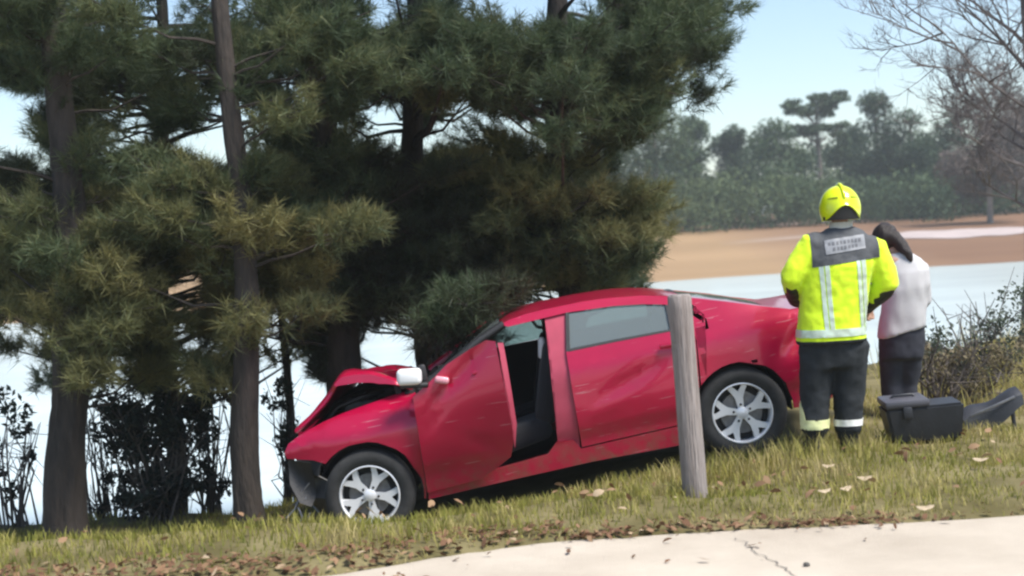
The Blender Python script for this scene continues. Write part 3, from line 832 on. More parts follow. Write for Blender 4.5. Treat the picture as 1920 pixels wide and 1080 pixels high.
# dark pebble on the road
q = at(1512, 1052, 6.4); bm = bmesh.new(); bmesh.ops.create_icosphere(bm, subdivisions=2, radius=.016)
for v in bm.verts: v.co *= 1 + .25 * mnoise.noise(v.co * 60); v.co.z *= .7
o = bmo('pebble', bm, mat('dark_stone', (.07, .065, .06), .8, var=.3), None, 60); o.location = (q.x, q.y, .008); tag(o, 'small dark pebble lying on the pale road', 'pebble')
# ------------------------------------------------------------------ people
def fuse(name, bm, voxel, smooth=6, fac=.5):
    """melt overlapping solids into one continuous skin"""
    me = bpy.data.meshes.new(name + '_rough'); bmesh.ops.recalc_face_normals(bm, faces=bm.faces[:]); bm.to_mesh(me); bm.free()
    o = bpy.data.objects.new(name + '_rough', me); COL.objects.link(o)
    m = o.modifiers.new('r', 'REMESH'); m.mode = 'VOXEL'; m.voxel_size = voxel
    if smooth:
        s_ = o.modifiers.new('s', 'SMOOTH'); s_.factor = fac; s_.iterations = smooth
    dg = bpy.context.evaluated_depsgraph_get()
    res = bpy.data.meshes.new_from_object(o.evaluated_get(dg)); res.name = name
    bpy.data.objects.remove(o); bpy.data.meshes.remove(me)
    return res
def limb(bm, pts, rads, n=12):
    """tapered limb with round ends, resampled smoothly"""
    P, Q = [], []
    for i in range(len(pts) - 1):
        for k in range(4):
            f = k / 4; P.append(Vector(pts[i]).lerp(Vector(pts[i + 1]), f)); Q.append(rads[i] * (1 - f) + rads[i + 1] * f)
    P.append(Vector(pts[-1])); Q.append(rads[-1])
    a = (P[0] - P[1]).normalized(); z = (P[-1] - P[-2]).normalized()
    tube(bm, [P[0] + a * Q[0] * .8] + P + [P[-1] + z * Q[-1] * .8], [Q[0] * .5] + Q + [Q[-1] * .5], n)
def wrinkle(me, amp, sc_, seed=0, st=(1, 1, 1)):
    me.update()
    nv = [v.normal.copy() for v in me.vertices]; pv_ = [v.co.copy() for v in me.vertices]; out = []
    for p, nn_ in zip(pv_, nv):
        d = mnoise.noise((p.x * sc_ * st[0] + seed, p.y * sc_ * st[1], p.z * sc_ * st[2])) + .5 * mnoise.noise((p.x * sc_ * 2.3 + seed, p.y * sc_ * 2.3, p.z * sc_ * 2.3 * st[2]))
        out.extend(p + nn_ * (amp * d))
    me.vertices.foreach_set('co', out); me.update()
def strip(name, me, planes, pred, off, mat_, parent, thick=.003):
    bm = bmesh.new(); bm.from_mesh(me)
    for co, no in planes:
        bmesh.ops.bisect_plane(bm, geom=bm.verts[:] + bm.edges[:] + bm.faces[:], plane_co=co, plane_no=no, dist=1e-5)
    bm.normal_update()
    dead = [f for f in bm.faces if not pred(f.calc_center_median(), f.normal)]
    bmesh.ops.delete(bm, geom=dead, context='FACES')
    bm.normal_update()
    ns = {v: v.normal.copy() for v in bm.verts}
    for v in bm.verts: v.co += ns[v] * off
    shell(bm, thick)
    m_ = bpy.data.meshes.new(name); bm.to_mesh(m_); bm.free()
    return link(name, m_, mat_, parent, 60)
def hand(bm, wr, fw, side, inward):
    """palm, four bent fingers and a thumb, curled in front of the body"""
    fw = Vector(fw).normalized(); inw = Vector(inward).normalized(); dn = fw.cross(inw).normalized()
    wr = Vector(wr)
    limb(bm, [wr - fw * .02, wr + fw * .03, wr + fw * .075], [.027, .034, .033])
    for i, ln_ in enumerate((.070, .078, .073, .058)):
        b0 = wr + fw * .085 + inw * 0 + dn * (.030 - .020 * i)
        limb(bm, [b0, b0 + fw * ln_ * .45 + inw * .01, b0 + fw * ln_ * .75 + inw * .035, b0 + fw * ln_ * .72 + inw * .06], [.0105, .010, .009, .008], 8)
    t0 = wr + fw * .03 + dn * .032
    limb(bm, [t0, t0 + fw * .025 + dn * .02 + inw * .015, t0 + fw * .055 + dn * .016 + inw * .035], [.013, .011, .009], 8)
def headshape(bm, c, fwd, s=1.0):
    """skull, jaw, nose, ears; eyes are set separately"""
    c = Vector(c); f = Vector(fwd).normalized(); r_ = f.cross(Vector((0, 0, 1))).normalized(); u = r_.cross(f)
    def ell(o_, a, b_, d):
        rr_ = []
        for i in range(1, 12):
            th = math.pi * i / 12
            rr_.append(ellring(o_ + u * (d * math.cos(th)), a * math.sin(th), b_ * math.sin(th), 18, 2, r_, f))
        rings_loft(bm, rr_)
    ell(c + u * .03 * s, .076 * s, .095 * s, .095 * s)
    ell(c - u * .045 * s + f * .02 * s, .058 * s, .068 * s, .078 * s)
    limb(bm, [c + f * .088 * s + u * .01 * s, c + f * .108 * s - u * .03 * s], [.008 * s, .015 * s], 8)
    limb(bm, [c + f * .082 * s - u * .068 * s - r_ * .02, c + f * .087 * s - u * .068 * s, c + f * .082 * s - u * .068 * s + r_ * .02], [.007, .009, .007], 8)
    for q_ in (-1, 1):
        limb(bm, [c + r_ * q_ * .078 * s + u * .02, c + r_ * q_ * .085 * s - f * .01, c + r_ * q_ * .079 * s - u * .03], [.012, .016, .010], 8)
SKIN = mat('skin', (.46, .27, .19), .5, var=.08, vscale=12)
HIVIS = mat('hi_vis_yellow_cloth', (.70, .95, .012), .75, var=.06, vscale=9, bump=.25, bscale=220, sheen=.2)
HELM = mat('hi_vis_helmet_shell', (.72, .86, .005), .28, var=.03, coat=.6)
REFL = mat('silver_reflective_tape', (.62, .74, .62), .4, .25, var=.08, vscale=30)
REFY = mat('pale_yellow_tape', (.80, .82, .42), .5, var=.06)
REFW = mat('white_reflective_tape', (.85, .85, .80), .45, .1)
NAVY = mat('charcoal_trouser_cloth', (.018, .022, .026), .9, var=.25, vscale=5, bump=.3, bscale=160)
YOKE = mat('charcoal_yoke_cloth', (.075, .08, .088), .8, var=.15, vscale=12, bump=.2, bscale=180)
PATCH = mat('grey_print', (.25, .26, .28), .6, var=.1, vscale=30)
PRINT = mat('faded_print', (.13, .135, .15), .7)
LEATH = mat('black_leather', (.016, .016, .016), .5, var=.3, vscale=10)
EYE = mat('eye_white', (.7, .68, .65), .2, coat=.5)

DF = 9.5
fbase = at(1566, 832, DF); fbase.z = T(fbase.x, fbase.y)
ff = empty('person', fbase)
tag(ff, 'person in a bright yellow jacket and yellow helmet standing with back turned', 'person', 'people at the crash')
def J(px, py, dy_=0.0): return at(px, py, DF) - fbase + Vector((0, dy_, 0))
hd = J(1578, 397, .05)
arms = {-1: [J(1522, 462), J(1482, 520, -.03), J(1506, 566, .20)], 1: [J(1638, 468), J(1662, 530, -.03), J(1636, 578, .20)]}
legs = {-1: [J(1533, 645), J(1530, 728, .02), J(1528, 806, -.01)], 1: [J(1597, 645), J(1594, 728, .03), J(1592, 806, .02)]}
bm = bmesh.new()
headshape(bm, hd, (0, 1, -.15))
limb(bm, [J(1577, 440, .0), J(1577, 415, .02)], [.058, .054])
rings_loft(bm, [ellring(J(px, py), a, .7 * a, 20, 2.2) for px, py, a in ((1564, 660, .14), (1562, 620, .165), (1566, 570, .155), (1574, 500, .175), (1577, 460, .17), (1577, 440, .09))])
for s_ in (-1, 1):
    A = arms[s_]; limb(bm, A, [.052, .045, .03])
    hand(bm, A[2] + Vector((0, .02, 0)), (-s_ * .35, .8, -.15), s_, (-s_ * .9, .2, -.1))
    Lg = legs[s_]; limb(bm, [Lg[0], Lg[1], Lg[2]], [.085, .06, .042])
    ft = Lg[2].copy(); ft.z = .05
    limb(bm, [Lg[2], ft, ft + Vector((s_ * .02, .14, -.015))], [.042, .042, .034])
link('body', fuse('body', bm, .0085, 3), SKIN, ff, 80)
for s_ in (-1, 1):
    bm = bmesh.new(); bmesh.ops.create_uvsphere(bm, u_segments=10, v_segments=8, radius=.013, matrix=Matrix.Translation(hd + Vector((s_ * .033, .083, .0)))); bmo('eye', bm, EYE, ff, 80)
# jacket
bm = bmesh.new()
rings_loft(bm, [ellring(J(px, py, dd), a, b_, 28, 2.5) for px, py, a, b_, dd in (
    (1559, 642, .232, .165, 0), (1559, 620, .230, .163, 0), (1560, 585, .225, .155, 0), (1566, 540, .228, .15, -.005), (1573, 500, .235, .148, -.01), (1577, 470, .235, .135, 0), (1578, 450, .205, .115, .005), (1578, 438, .15, .095, .01), (1578, 428, .09, .08, .015))])
for s_ in (-1, 1):
    A = arms[s_]; limb(bm, [A[0] + Vector((-s_ * .05, 0, 0)), A[0], A[0].lerp(A[1], .5), A[1], A[1].lerp(A[2], .6)], [.095, .098, .092, .080, .070], 16)
jm = fuse('jacket', bm, .013, 5); wrinkle(jm, .009, 9, 2, (1, 1, .6)); wrinkle(jm, .004, 26, 5)
jk = link('jacket', jm, HIVIS, ff, 80)
def zz(py): return J(1575, py).z
def xx(px, py): return J(px, py).x
back = lambda c, n: n.y < .15
slope = Vector((-.10, 0, 1)).normalized()
yb, yt = J(1577, 492), J(1577, 428)
strip('yoke', jm, [(yb, slope), (J(1515, 460), (1, 0, .0)), (J(1641, 460), (1, 0, 0))],
      lambda c, n: (c - yb).dot(slope) > 0 and xx(1515, 460) < c.x < xx(1641, 460) and c.z > zz(500), .004, YOKE, ff)
pb, pt = J(1540, 478), J(1540, 445)
strip('back_patch', jm, [(pb, slope), (J(1538, 452), slope), (J(1540, 460), (1, 0, 0)), (J(1614, 460), (1, 0, 0))],
      lambda c, n: (c - pb).dot(slope) > 0 and (c - J(1538, 452)).dot(slope) < 0 and xx(1540, 460) < c.x < xx(1614, 460) and n.y < -.1, .0085, PATCH, ff)
for i, (r0, r1) in enumerate(((457, 463), (467, 473))):                   # two rows of unreadable print
    for k_ in range(9):
        a_, b_ = 1546 + k_ * 7, 1550.5 + k_ * 7
        if (i, k_) in ((1, 0), (1, 8)): continue
        strip('print_mark', jm, [(J(1540, r0), slope), (J(1540, r1), slope), (J(a_, 460), (1, 0, 0)), (J(b_, 460), (1, 0, 0))],
              lambda c, n: (c - J(1540, r0)).dot(slope) < 0 and (c - J(1540, r1)).dot(slope) > 0 and xx(a_, 460) < c.x < xx(b_, 460) and n.y < -.1, .0100, PRINT, ff, .001)
for a_, b_, m_ in ((1533, 1541, REFL), (1543, 1551, REFL), (1602, 1609, REFL), (1611, 1619, REFL)):
    strip('back_stripe', jm, [(J(a_, 560), (1, 0, .03)), (J(b_, 560), (1, 0, .03)), (J(1575, 492), slope), (J(1575, 622), (0, 0, 1))],
          lambda c, n: (c - J(a_, 560)).dot(Vector((1, 0, .03))) > 0 and (c - J(b_, 560)).dot(Vector((1, 0, .03))) < 0 and (c - J(1575, 492)).dot(slope) < 0 and c.z > zz(622) and n.y < .1, .004, m_, ff)
strip('hem_band', jm, [(J(1559, 614), (0, 0, 1)), (J(1559, 627), (0, 0, 1))], lambda c, n: zz(627) < c.z < zz(614) and abs(n.z) < .7, .0045, REFL, ff)
strip('hem_edge', jm, [(J(1559, 635), (0, 0, 1))], lambda c, n: c.z < zz(635), .003, NAVY, ff)
bm = bmesh.new(); rings_loft(bm, [ellring(J(1578, py, .02), a, a * 1.02, 20) for py, a in ((434, .085), (424, .078), (416, .074), (417, .066), (436, .07))], False)
bmo('collar', bm, mat('pale_collar', (.52, .52, .46), .8, var=.1), ff, 60)
for s_ in (-1, 1):
    A = arms[s_]; bm = bmesh.new()
    limb(bm, [A[1].lerp(A[2], .42), A[1].lerp(A[2], .75), A[1].lerp(A[2], .98)], [.074, .069, .060], 16)
    limb(bm, [A[1] + Vector((0, 0, -.045)), A[1].lerp(A[2], .5) + Vector((0, -.005, -.02))], [.05, .06], 14)
    cm = fuse('sleeve_cuff', bm, .012, 4); wrinkle(cm, .005, 14); link('sleeve_cuff', cm, LEATH, ff, 80)
# trousers
bm = bmesh.new()
rings_loft(bm, [ellring(J(px, py), a, b_, 24, 2.4) for px, py, a, b_ in ((1563, 690, .20, .125), (1562, 660, .215, .135), (1561, 625, .205, .135))])
for s_ in (-1, 1):
    Lg = legs[s_]; limb(bm, [Lg[0], Lg[0].lerp(Lg[1], .5), Lg[1], Lg[1].lerp(Lg[2], .5), Lg[2]], [.120, .118, .108, .099, .095], 18)
tm = fuse('trousers', bm, .014, 4); wrinkle(tm, .010, 8, 3, (1, 1, .7)); wrinkle(tm, .005, 22, 1)
link('trousers', tm, NAVY, ff, 80)
for lo, hi, sgn, m_ in ((799, 783, -1, REFY), (799, 787, 1, REFW)):
    xm = J(1561, 790).x
    strip('ankle_band', tm, [(J(1560, lo), (0, 0, 1)), (J(1560, hi), (0, 0, 1)), ((xm, 0, 0), (1, 0, 0))], lambda c, n: zz(lo) < c.z < zz(hi) and (c.x - xm) * sgn > 0 and abs(n.z) < .75, .004, m_, ff)
va = J(1520, 760).x
strip('leg_stripe', tm, [(J(1508, 790), (1, 0, .12)), (J(1560, 783), (0, 0, 1)), (J(1560, 716), (0, 0, 1))],
      lambda c, n: (c - J(1508, 790)).dot(Vector((1, 0, .12))) < 0 and n.y < .2 and zz(783) < c.z < zz(716), .004, REFY, ff)
for s_ in (-1, 1):
    Lg = legs[s_]; bm = bmesh.new(); ft = Lg[2].copy(); ft.z = .055
    limb(bm, [Lg[2] + Vector((0, 0, .03)), Lg[2].lerp(ft, .5), ft], [.07, .066, .062], 14)
    limb(bm, [ft + Vector((0, -.03, -.005)), ft + Vector((s_ * .02, .08, -.008)), ft + Vector((s_ * .035, .17, -.012))], [.05, .05, .045], 14)
    bo_ = link('boot', fuse('boot', bm, .011, 4), LEATH, ff, 80)
    bm = bmesh.new(); rings_loft(bm, [[ft + Vector((s_ * .02 * (q.y > 0) + q.x, .065 + q.y, 0)) * 1 + Vector((0, 0, z - ft.z)) for q in ellring((0, 0, 0), .055, .155, 18, 2.6)] for z in (0, .022)])
    bmo('sole', bm, RUBBER, bo_, 40)
# helmet: shell cut in an arch over the nape, ridge, neck guard
hc = J(1577, 391, .03)
bm = bmesh.new(); rows = []
na, nb_ = 36, 14
for i in range(na):
    a = 2 * math.pi * i / na                       # 0 = right, pi/2 = front, 3pi/2 = nape
    back_ = max(0, -math.sin(a))
    low = -.072 + .095 * back_ ** 4 - .01 * (1 - back_)
    col_ = []
    for k in range(nb_ + 1):
        th0 = math.pi / 2 - math.asin(max(-.95, low / .158))
        th = th0 * k / nb_
        r_ = math.sin(th); fl = 1 + .06 * (k == nb_)
        rx_, ry_ = .138, .160
        col_.append(Vector((rx_ * r_ * fl * math.cos(a), ry_ * r_ * fl * math.sin(a), .158 * math.cos(th))) + hc)
    rows.append(col_)
top = bm.verts.new(hc + Vector((0, 0, .158)))
vr = [[bm.verts.new(p) for p in c[1:]] for c in rows]
for i in range(na):
    j = (i + 1) % na
    bm.faces.new((top, vr[i][0], vr[j][0]))
    for k in range(nb_ - 1): bm.faces.new((vr[i][k], vr[i][k + 1], vr[j][k + 1], vr[j][k]))
bmesh.ops.recalc_face_normals(bm, faces=bm.faces[:]); shell(bm, .008)
hm = bmo('helmet', bm, HELM, ff, 50)
bm = bmesh.new(); tube(bm, [hc + Vector((0, .163 * math.sin(a), .163 * math.cos(a))) for a in np.linspace(-1.15, 1.2, 15)], [.006] + [.013] * 13 + [.006], 8); bmo('crest', bm, HELM, hm, 60)
bm = bmesh.new(); rr_ = []
for z, k_ in ((.008, .965), (-.03, .96), (-.075, .93)):
    rr_.append([hc + Vector((.132 * k_ * math.cos(a), .15 * k_ * math.sin(a), z)) for a in np.linspace(math.pi + .25, 2 * math.pi - .25, 16)])
vv = [[bm.verts.new(p) for p in r_] for r_ in rr_]
for i in range(2):
    for k in range(15): bm.faces.new((vv[i][k], vv[i][k + 1], vv[i + 1][k + 1], vv[i + 1][k]))
shell(bm, .006); bmo('neck_guard', bm, LEATH, hm, 50)
for s_, in ((-1,), (1,)):
    bm = bmesh.new(); tube(bm, [hc + Vector((s_ * .118 * math.cos(a), .145 * math.sin(a), .055 - .02 * math.sin(a))) * 1 for a in np.linspace(-1.2, 1.2, 11)], .006, 6); bmo('helmet_groove', bm, mat('dark_line', (.25, .3, .01), .5), hm, 60)

# second person, bending forward towards the car
DP = 10.9
pb_ = at(1690, 806, DP); pb_.z = T(pb_.x, pb_.y)
p2 = empty('person', pb_)
tag(p2, 'person in a white top and dark trousers with dark tied hair', 'person', 'people at the crash')
def K(px, py, dy_=0.0): return at(px, py, DP) - pb_ + Vector((0, dy_, 0))
h2 = K(1664, 450, .10)
arm2 = {-1: [K(1656, 497, .02), K(1645, 560, .10), K(1640, 590, .32)], 1: [K(1722, 500, .0), K(1733, 562, .02), K(1712, 600, .25)]}
leg2 = {-1: [K(1672, 640), K(1674, 722, .05), K(1675, 796, .0)], 1: [K(1710, 640), K(1706, 722, .06), K(1702, 796, .04)]}
bm = bmesh.new()
headshape(bm, h2, (-.35, 1, -.35), .93)
limb(bm, [K(1682, 478, .03), K(1670, 458, .08)], [.052, .046])
rings_loft(bm, [ellring(K(px, py, d_), a, .68 * a, 20, 2.2) for px, py, a, d_ in ((1691, 655, .15, 0), (1692, 615, .14, 0), (1695, 560, .135, -.01), (1694, 510, .16, .0), (1688, 485, .14, .02), (1682, 472, .07, .03))])
for s_ in (-1, 1):
    A = arm2[s_]; limb(bm, A, [.042, .037, .026])
    hand(bm, A[2], (-s_ * .35, .8, -.2), s_, (-s_ * .9, .2, -.1))
    Lg = leg2[s_]; limb(bm, Lg, [.078, .055, .038])
    ft = Lg[2].copy(); ft.z = .045; limb(bm, [Lg[2], ft, ft + Vector((-.03, .13, -.012))], [.038, .038, .03])
link('body', fuse('body', bm, .0085, 3), SKIN, p2, 80)
fd2 = Vector((-.35, 1, -.35)).normalized(); rt2 = fd2.cross(Vector((0, 0, 1))).normalized()
for s_ in (-1, 1):
    bm = bmesh.new(); bmesh.ops.create_uvsphere(bm, u_segments=10, v_segments=8, radius=.012, matrix=Matrix.Translation(h2 + fd2 * .078 + rt2 * (s_ * .031))); bmo('eye', bm, EYE, p2, 80)
WHT = mat('white_knit', (.50, .49, .50), .9, var=.06, vscale=5, bump=.15, bscale=140)
bm = bmesh.new()
ha = Vector((1, 0, .26)).normalized()
rings_loft(bm, [ellring(K(px, py, d_), a, b_, 26, 2.3, ha if i < 3 else (1, 0, .1)) for i, (px, py, a, b_, d_) in enumerate(((1690, 622, .188, .150, 0), (1691, 605, .185, .148, 0), (1694, 575, .178, .14, -.01), (1698, 540, .180, .138, -.015), (1697, 510, .185, .13, 0), (1691, 488, .155, .11, .02), (1684, 474, .085, .08, .035)))])
for s_ in (-1, 1):
    A = arm2[s_]; limb(bm, [A[0] + Vector((-s_ * .04, 0, 0)), A[0], A[1], A[1].lerp(A[2], .8)], [.075, .078, .066, .045], 14)
sm = fuse('top', bm, .012, 5); wrinkle(sm, .012, 7, 4, (1, 1, .5))
link('top', sm, WHT, p2, 80)
bm = bmesh.new()
rings_loft(bm, [ellring(K(px, py), a, b_, 22, 2.2) for px, py, a, b_ in ((1690, 672, .165, .12), (1691, 640, .178, .135), (1692, 605, .165, .125))])
for s_ in (-1, 1):
    Lg = leg2[s_]; limb(bm, [Lg[0], Lg[0].lerp(Lg[1], .5), Lg[1], Lg[1].lerp(Lg[2], .5), Lg[2] + Vector((0, 0, .02))], [.10, .095, .082, .075, .068], 16)
tm2 = fuse('trousers', bm, .013, 4); wrinkle(tm2, .008, 9, 6)
link('trousers', tm2, mat('dark_navy_denim', (.028, .030, .042), .9, var=.2, vscale=8), p2, 80)
HAIR = mat('dark_hair', (.022, .014, .011), .45, var=.4, vscale=30, bump=.5, bscale=60, stretch=(4, 4, .6))
bm = bmesh.new(); u2 = Vector((0, 0, 1))
c_ = h2 - fd2 * .018 + Vector((0, 0, .02)); rr_ = []
for i in range(1, 12):
    th = math.pi * i / 12; rr_.append(ellring(c_ + u2 * (.112 * math.cos(th)), .098 * math.sin(th), .112 * math.sin(th), 18))
rings_loft(bm, rr_)
limb(bm, [h2 - fd2 * .09 + Vector((.02, 0, .0)), K(1690, 462, -.03), K(1697, 474, -.08), K(1702, 488, -.10)], [.055, .048, .036, .018], 12)
hr = fuse('hair', bm, .011, 3); wrinkle(hr, .008, 16, 3, (1.5, 1.5, .5)); hro = link('hair', hr, HAIR, p2, 80)
for s_ in (-1, 1):
    Lg = leg2[s_]; bm = bmesh.new(); ft = Lg[2].copy(); ft.z = .045
    limb(bm, [Lg[2], ft], [.048, .05], 12); limb(bm, [ft + Vector((0, -.03, -.005)), ft + Vector((-.02, .07, -.008)), ft + Vector((-.03, .15, -.012))], [.042, .042, .036], 12)
    link('shoe', fuse('shoe', bm, .010, 4), LEATH, p2, 80)

# ------------------------------------------------------------------ pines
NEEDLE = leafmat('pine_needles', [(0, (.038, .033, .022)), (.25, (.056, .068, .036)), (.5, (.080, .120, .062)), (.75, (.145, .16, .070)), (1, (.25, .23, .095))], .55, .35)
BARK = mat('pine_bark', (.030, .026, .024), .95, vscale=5, col2=(.068, .054, .045), bump=.9, bscale=16, stretch=(2.2, 2.2, .55), detail=8)
def unit(a): return a / np.maximum(np.linalg.norm(a, axis=-1, keepdims=True), 1e-9)
def tufts(C, Dr, tint, per=26, ln=(.09, .17), wd=.009, spread=.75):
    """needle tufts at C pointing along Dr -> triangles"""
    n = len(C) * per
    Cc = np.repeat(C, per, 0); D = np.repeat(Dr, per, 0); tt = np.repeat(tint, per)
    d = unit(D + rng.normal(0, spread, (n, 3)))
    l_ = rng.uniform(*ln, n)[:, None]
    s_ = unit(np.cross(d, rng.normal(0, 1, (n, 3)))) * wd / 2
    b0 = Cc + D * rng.uniform(-.07, .05, n)[:, None] + rng.normal(0, .008, (n, 3))
    V = np.stack([b0 - s_, b0 + s_, b0 + d * l_ + np.array([0, 0, -.012])], 1).reshape(-1, 3)
    tv = np.clip(tt + rng.normal(0, .08, n), 0, 1)
    return V, np.repeat(tv, 3)
def sticks(segs, n=5):
    """many tapered sticks (a, b, ra, rb) as one mesh's arrays"""
    A = np.array([q[0] for q in segs], float); B = np.array([q[1] for q in segs], float)
    ra = np.array([q[2] for q in segs]); rb = np.array([q[3] for q in segs])
    d = unit(B - A); ref = np.where(np.abs(d[:, 2:3]) > .9, np.array([[1., 0, 0]]), np.array([[0, 0, 1.]]))
    u = unit(np.cross(d, ref)); v = np.cross(d, u)
    ang = 2 * np.pi * np.arange(n) / n
    ring = u[:, None] * np.cos(ang)[None, :, None] + v[:, None] * np.sin(ang)[None, :, None]
    V = np.concatenate([A[:, None] + ring * ra[:, None, None], B[:, None] + ring * rb[:, None, None]], 1).reshape(-1, 3)
    o = (np.arange(len(A)) * 2 * n)[:, None, None]
    k = np.arange(n); q = np.stack([k, (k + 1) % n, n + (k + 1) % n, n + k], -1)[None]
    return V, (o + q).reshape(-1, 4)
def stickobj(name, segs, mat_, parent, n=5):
    V, F = sticks(segs, n); return link(name, npmesh(name, V, F, 4), mat_, parent, 60)
def trunkmesh(bm, pts, rads, n=14, rough=.12, seed=0, plates=0.0):
    rr_ = []
    for p, r_ in zip(pts, rads):
        rr_.append([Vector(p) + Vector((math.cos(2 * math.pi * k / n), math.sin(2 * math.pi * k / n), 0)) * r_ * (1 + rough * mnoise.noise((math.cos(2 * math.pi * k / n) * 1.5 + seed, math.sin(2 * math.pi * k / n) * 1.5, p[2] * 1.4)) + rough * .5 * mnoise.noise((k * 2.1, seed, p[2] * 3)) + plates * (.5 - abs(mnoise.noise((math.cos(2 * math.pi * k / n) * 4.5, math.sin(2 * math.pi * k / n) * 4.5 + seed, p[2] * 2.6)) * 2))) for k in range(n)])
    rings_loft(bm, rr_)
# trunks: (pixel of the foot as seen, depth, foot radius, height, lean in x per metre, label)
TRUNK = [
    (128, 985, 11.5, .165, 8.5, .055, 'thick dark pine trunk and crown at the far left'),
    (470, 985, 11.3, .115, 8.0, .02, 'slimmer brown pine standing left of the crashed bonnet'),
    (640, 900, 12.6, .170, 9.0, .03, 'dark pine trunk rising right behind the crumpled bonnet'),
    (533, 900, 13.4, .045, 6.0, .05, 'thinnest sapling pine, between the brown pine and the bonnet'),
    (800, 760, 13.6, .15, 9.0, .02, 'shaded pine behind the windscreen with dense low branches'),
    (1062, 700, 13.2, .14, 9.5, .035, 'rightmost big pine, spreading over the car roof'),
    (-330, 985, 12.4, .15, 9.0, .03, 'X'),
    (330, 985, 13.8, .10, 8.5, .03, 'pine set back between the far left trunk and the brown one'),
]
GRID = [
    "####.---###--#.-.--###-.........",
    "####-#################-.........",
    "###-##-#--###########-..........",
    "..#--#-.#-#-.-###-##--..........",
    ".-#-.--.-##--.--#---............",
    "bbbb++++++bbbb++++-.............",
    "++++++++++bbbbb+++++............",
    "+++++++++++bbbb+++++............",
    "++++++++++bbbbbb++++............",
    "++++--++-+bbbbbb-...............",
    "+++++-++.+b--bb.................",
    ".-+-+-+-..b.....................",
]
pines = []
for px, py, D, r0, Ht, lean, lb in TRUNK:
    q = at(px, py, D); q.z = T(q.x, q.y)
    pines.append(dict(base=q, r0=r0, H=Ht, lean=lean, lb=lb, boughs=[], D=D))
def axis_at(p, z):                                   # trunk centre at height z above the foot
    return p['base'] + Vector((p['lean'] * z + .06 * math.sin(z * 1.3 + p['D']) * min(1, z), .03 * math.sin(z * 1.1 + p['D'] * 2), z))
GAPS = [(285, 48, 55, 28), (45, 215, 48, 60), (455, 262, 30, 45), (722, 240, 58, 32), (835, 272, 60, 26), (890, 18, 42, 26), (985, 45, 30, 38), (1080, 25, 48, 26),
        (560, 182, 34, 22), (225, 272, 34, 28), (480, 35, 30, 22), (930, 235, 40, 16), (375, 45, 30, 20), (1010, 262, 30, 14), (350, 540, 55, 50), (510, 640, 45, 70), (720, 22, 36, 14), (745, 668, 85, 68), (640, 60, 18, 12), (330, 150, 20, 12), (150, 20, 16, 12), (800, 120, 14, 10), (870, 190, 18, 10), (610, 255, 20, 14), (1150, 100, 14, 10), (420, 330, 16, 12), (90, 330, 16, 12), (1000, 180, 14, 9), (60, 640, 50, 30)]
def add_bough(px, py, kind, dens, deep=False):
    mg = 20 if deep else 12
    if any(abs(px - a) < c * .8 + mg and abs(py - b_) < d * .8 + mg for a, b_, c, d in GAPS): return    # openings between the boughs
    D = rng.uniform(10.9, 14.3) if kind != 'b' else rng.uniform(12.2, 14.8)
    if py > 300 and px > 900: D = rng.uniform(12.3, 13.8)
    if px > 1130 and py < 300: D = rng.uniform(12.0, 13.6)
    if deep: D = rng.uniform(14.2, 16.0)
    c = at(px, py, D)
    best = min(pines[:3] + pines[4:], key=lambda p: abs(axis_at(p, max(0, c.z - p['base'].z)).x - c.x) + .6 * abs(p['base'].y - c.y) + rng.uniform(0, .5))
    best['boughs'].append((c, kind, dens))
for r_, row in enumerate(GRID):
    for c_i, ch in enumerate(row):
        if ch == '.': continue
        k_ = {'#': 3.6, '+': 3.8, 'b': 3.6, '-': .5}[ch]
        for _ in range(int(k_) + (rng.random() < k_ % 1)):
            kind = 'b' if ch == 'b' else ('+' if r_ >= 5 else '#')
            add_bough(c_i * 60 + rng.uniform(2, 58), r_ * 60 + rng.uniform(2, 58), kind, 1.0)
for r_, row in enumerate(GRID):                       # boughs further back close the canopy, shade put into their tint
    for c_i, ch in enumerate(row):
        if ch == '.' or c_i > 19: continue
        for _ in range({'#': 3, '+': 2, 'b': 2, '-': int(rng.random() < .5)}[ch]):
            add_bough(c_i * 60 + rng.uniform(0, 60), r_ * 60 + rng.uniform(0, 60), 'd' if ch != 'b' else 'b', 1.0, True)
for _ in range(170):                                  # the crowns go on above and beside the picture
    px, py = rng.uniform(-900, 1250), rng.uniform(-900, -10)
    add_bough(px, py, '#', .8)
for px, py, D in ((805, 622, 10.6), (828, 600, 10.4), (852, 590, 10.7), (872, 572, 10.3), (895, 566, 10.8), (915, 552, 10.5), (850, 560, 11.2), (935, 545, 10.9), (880, 545, 11.4)):
    pines[4]['boughs'].append((at(px, py, D), 'b', 1.0))         # low boughs pressed over the windscreen
for _ in range(60): add_bough(rng.uniform(-900, -20), rng.uniform(0, 620), '#', .8)
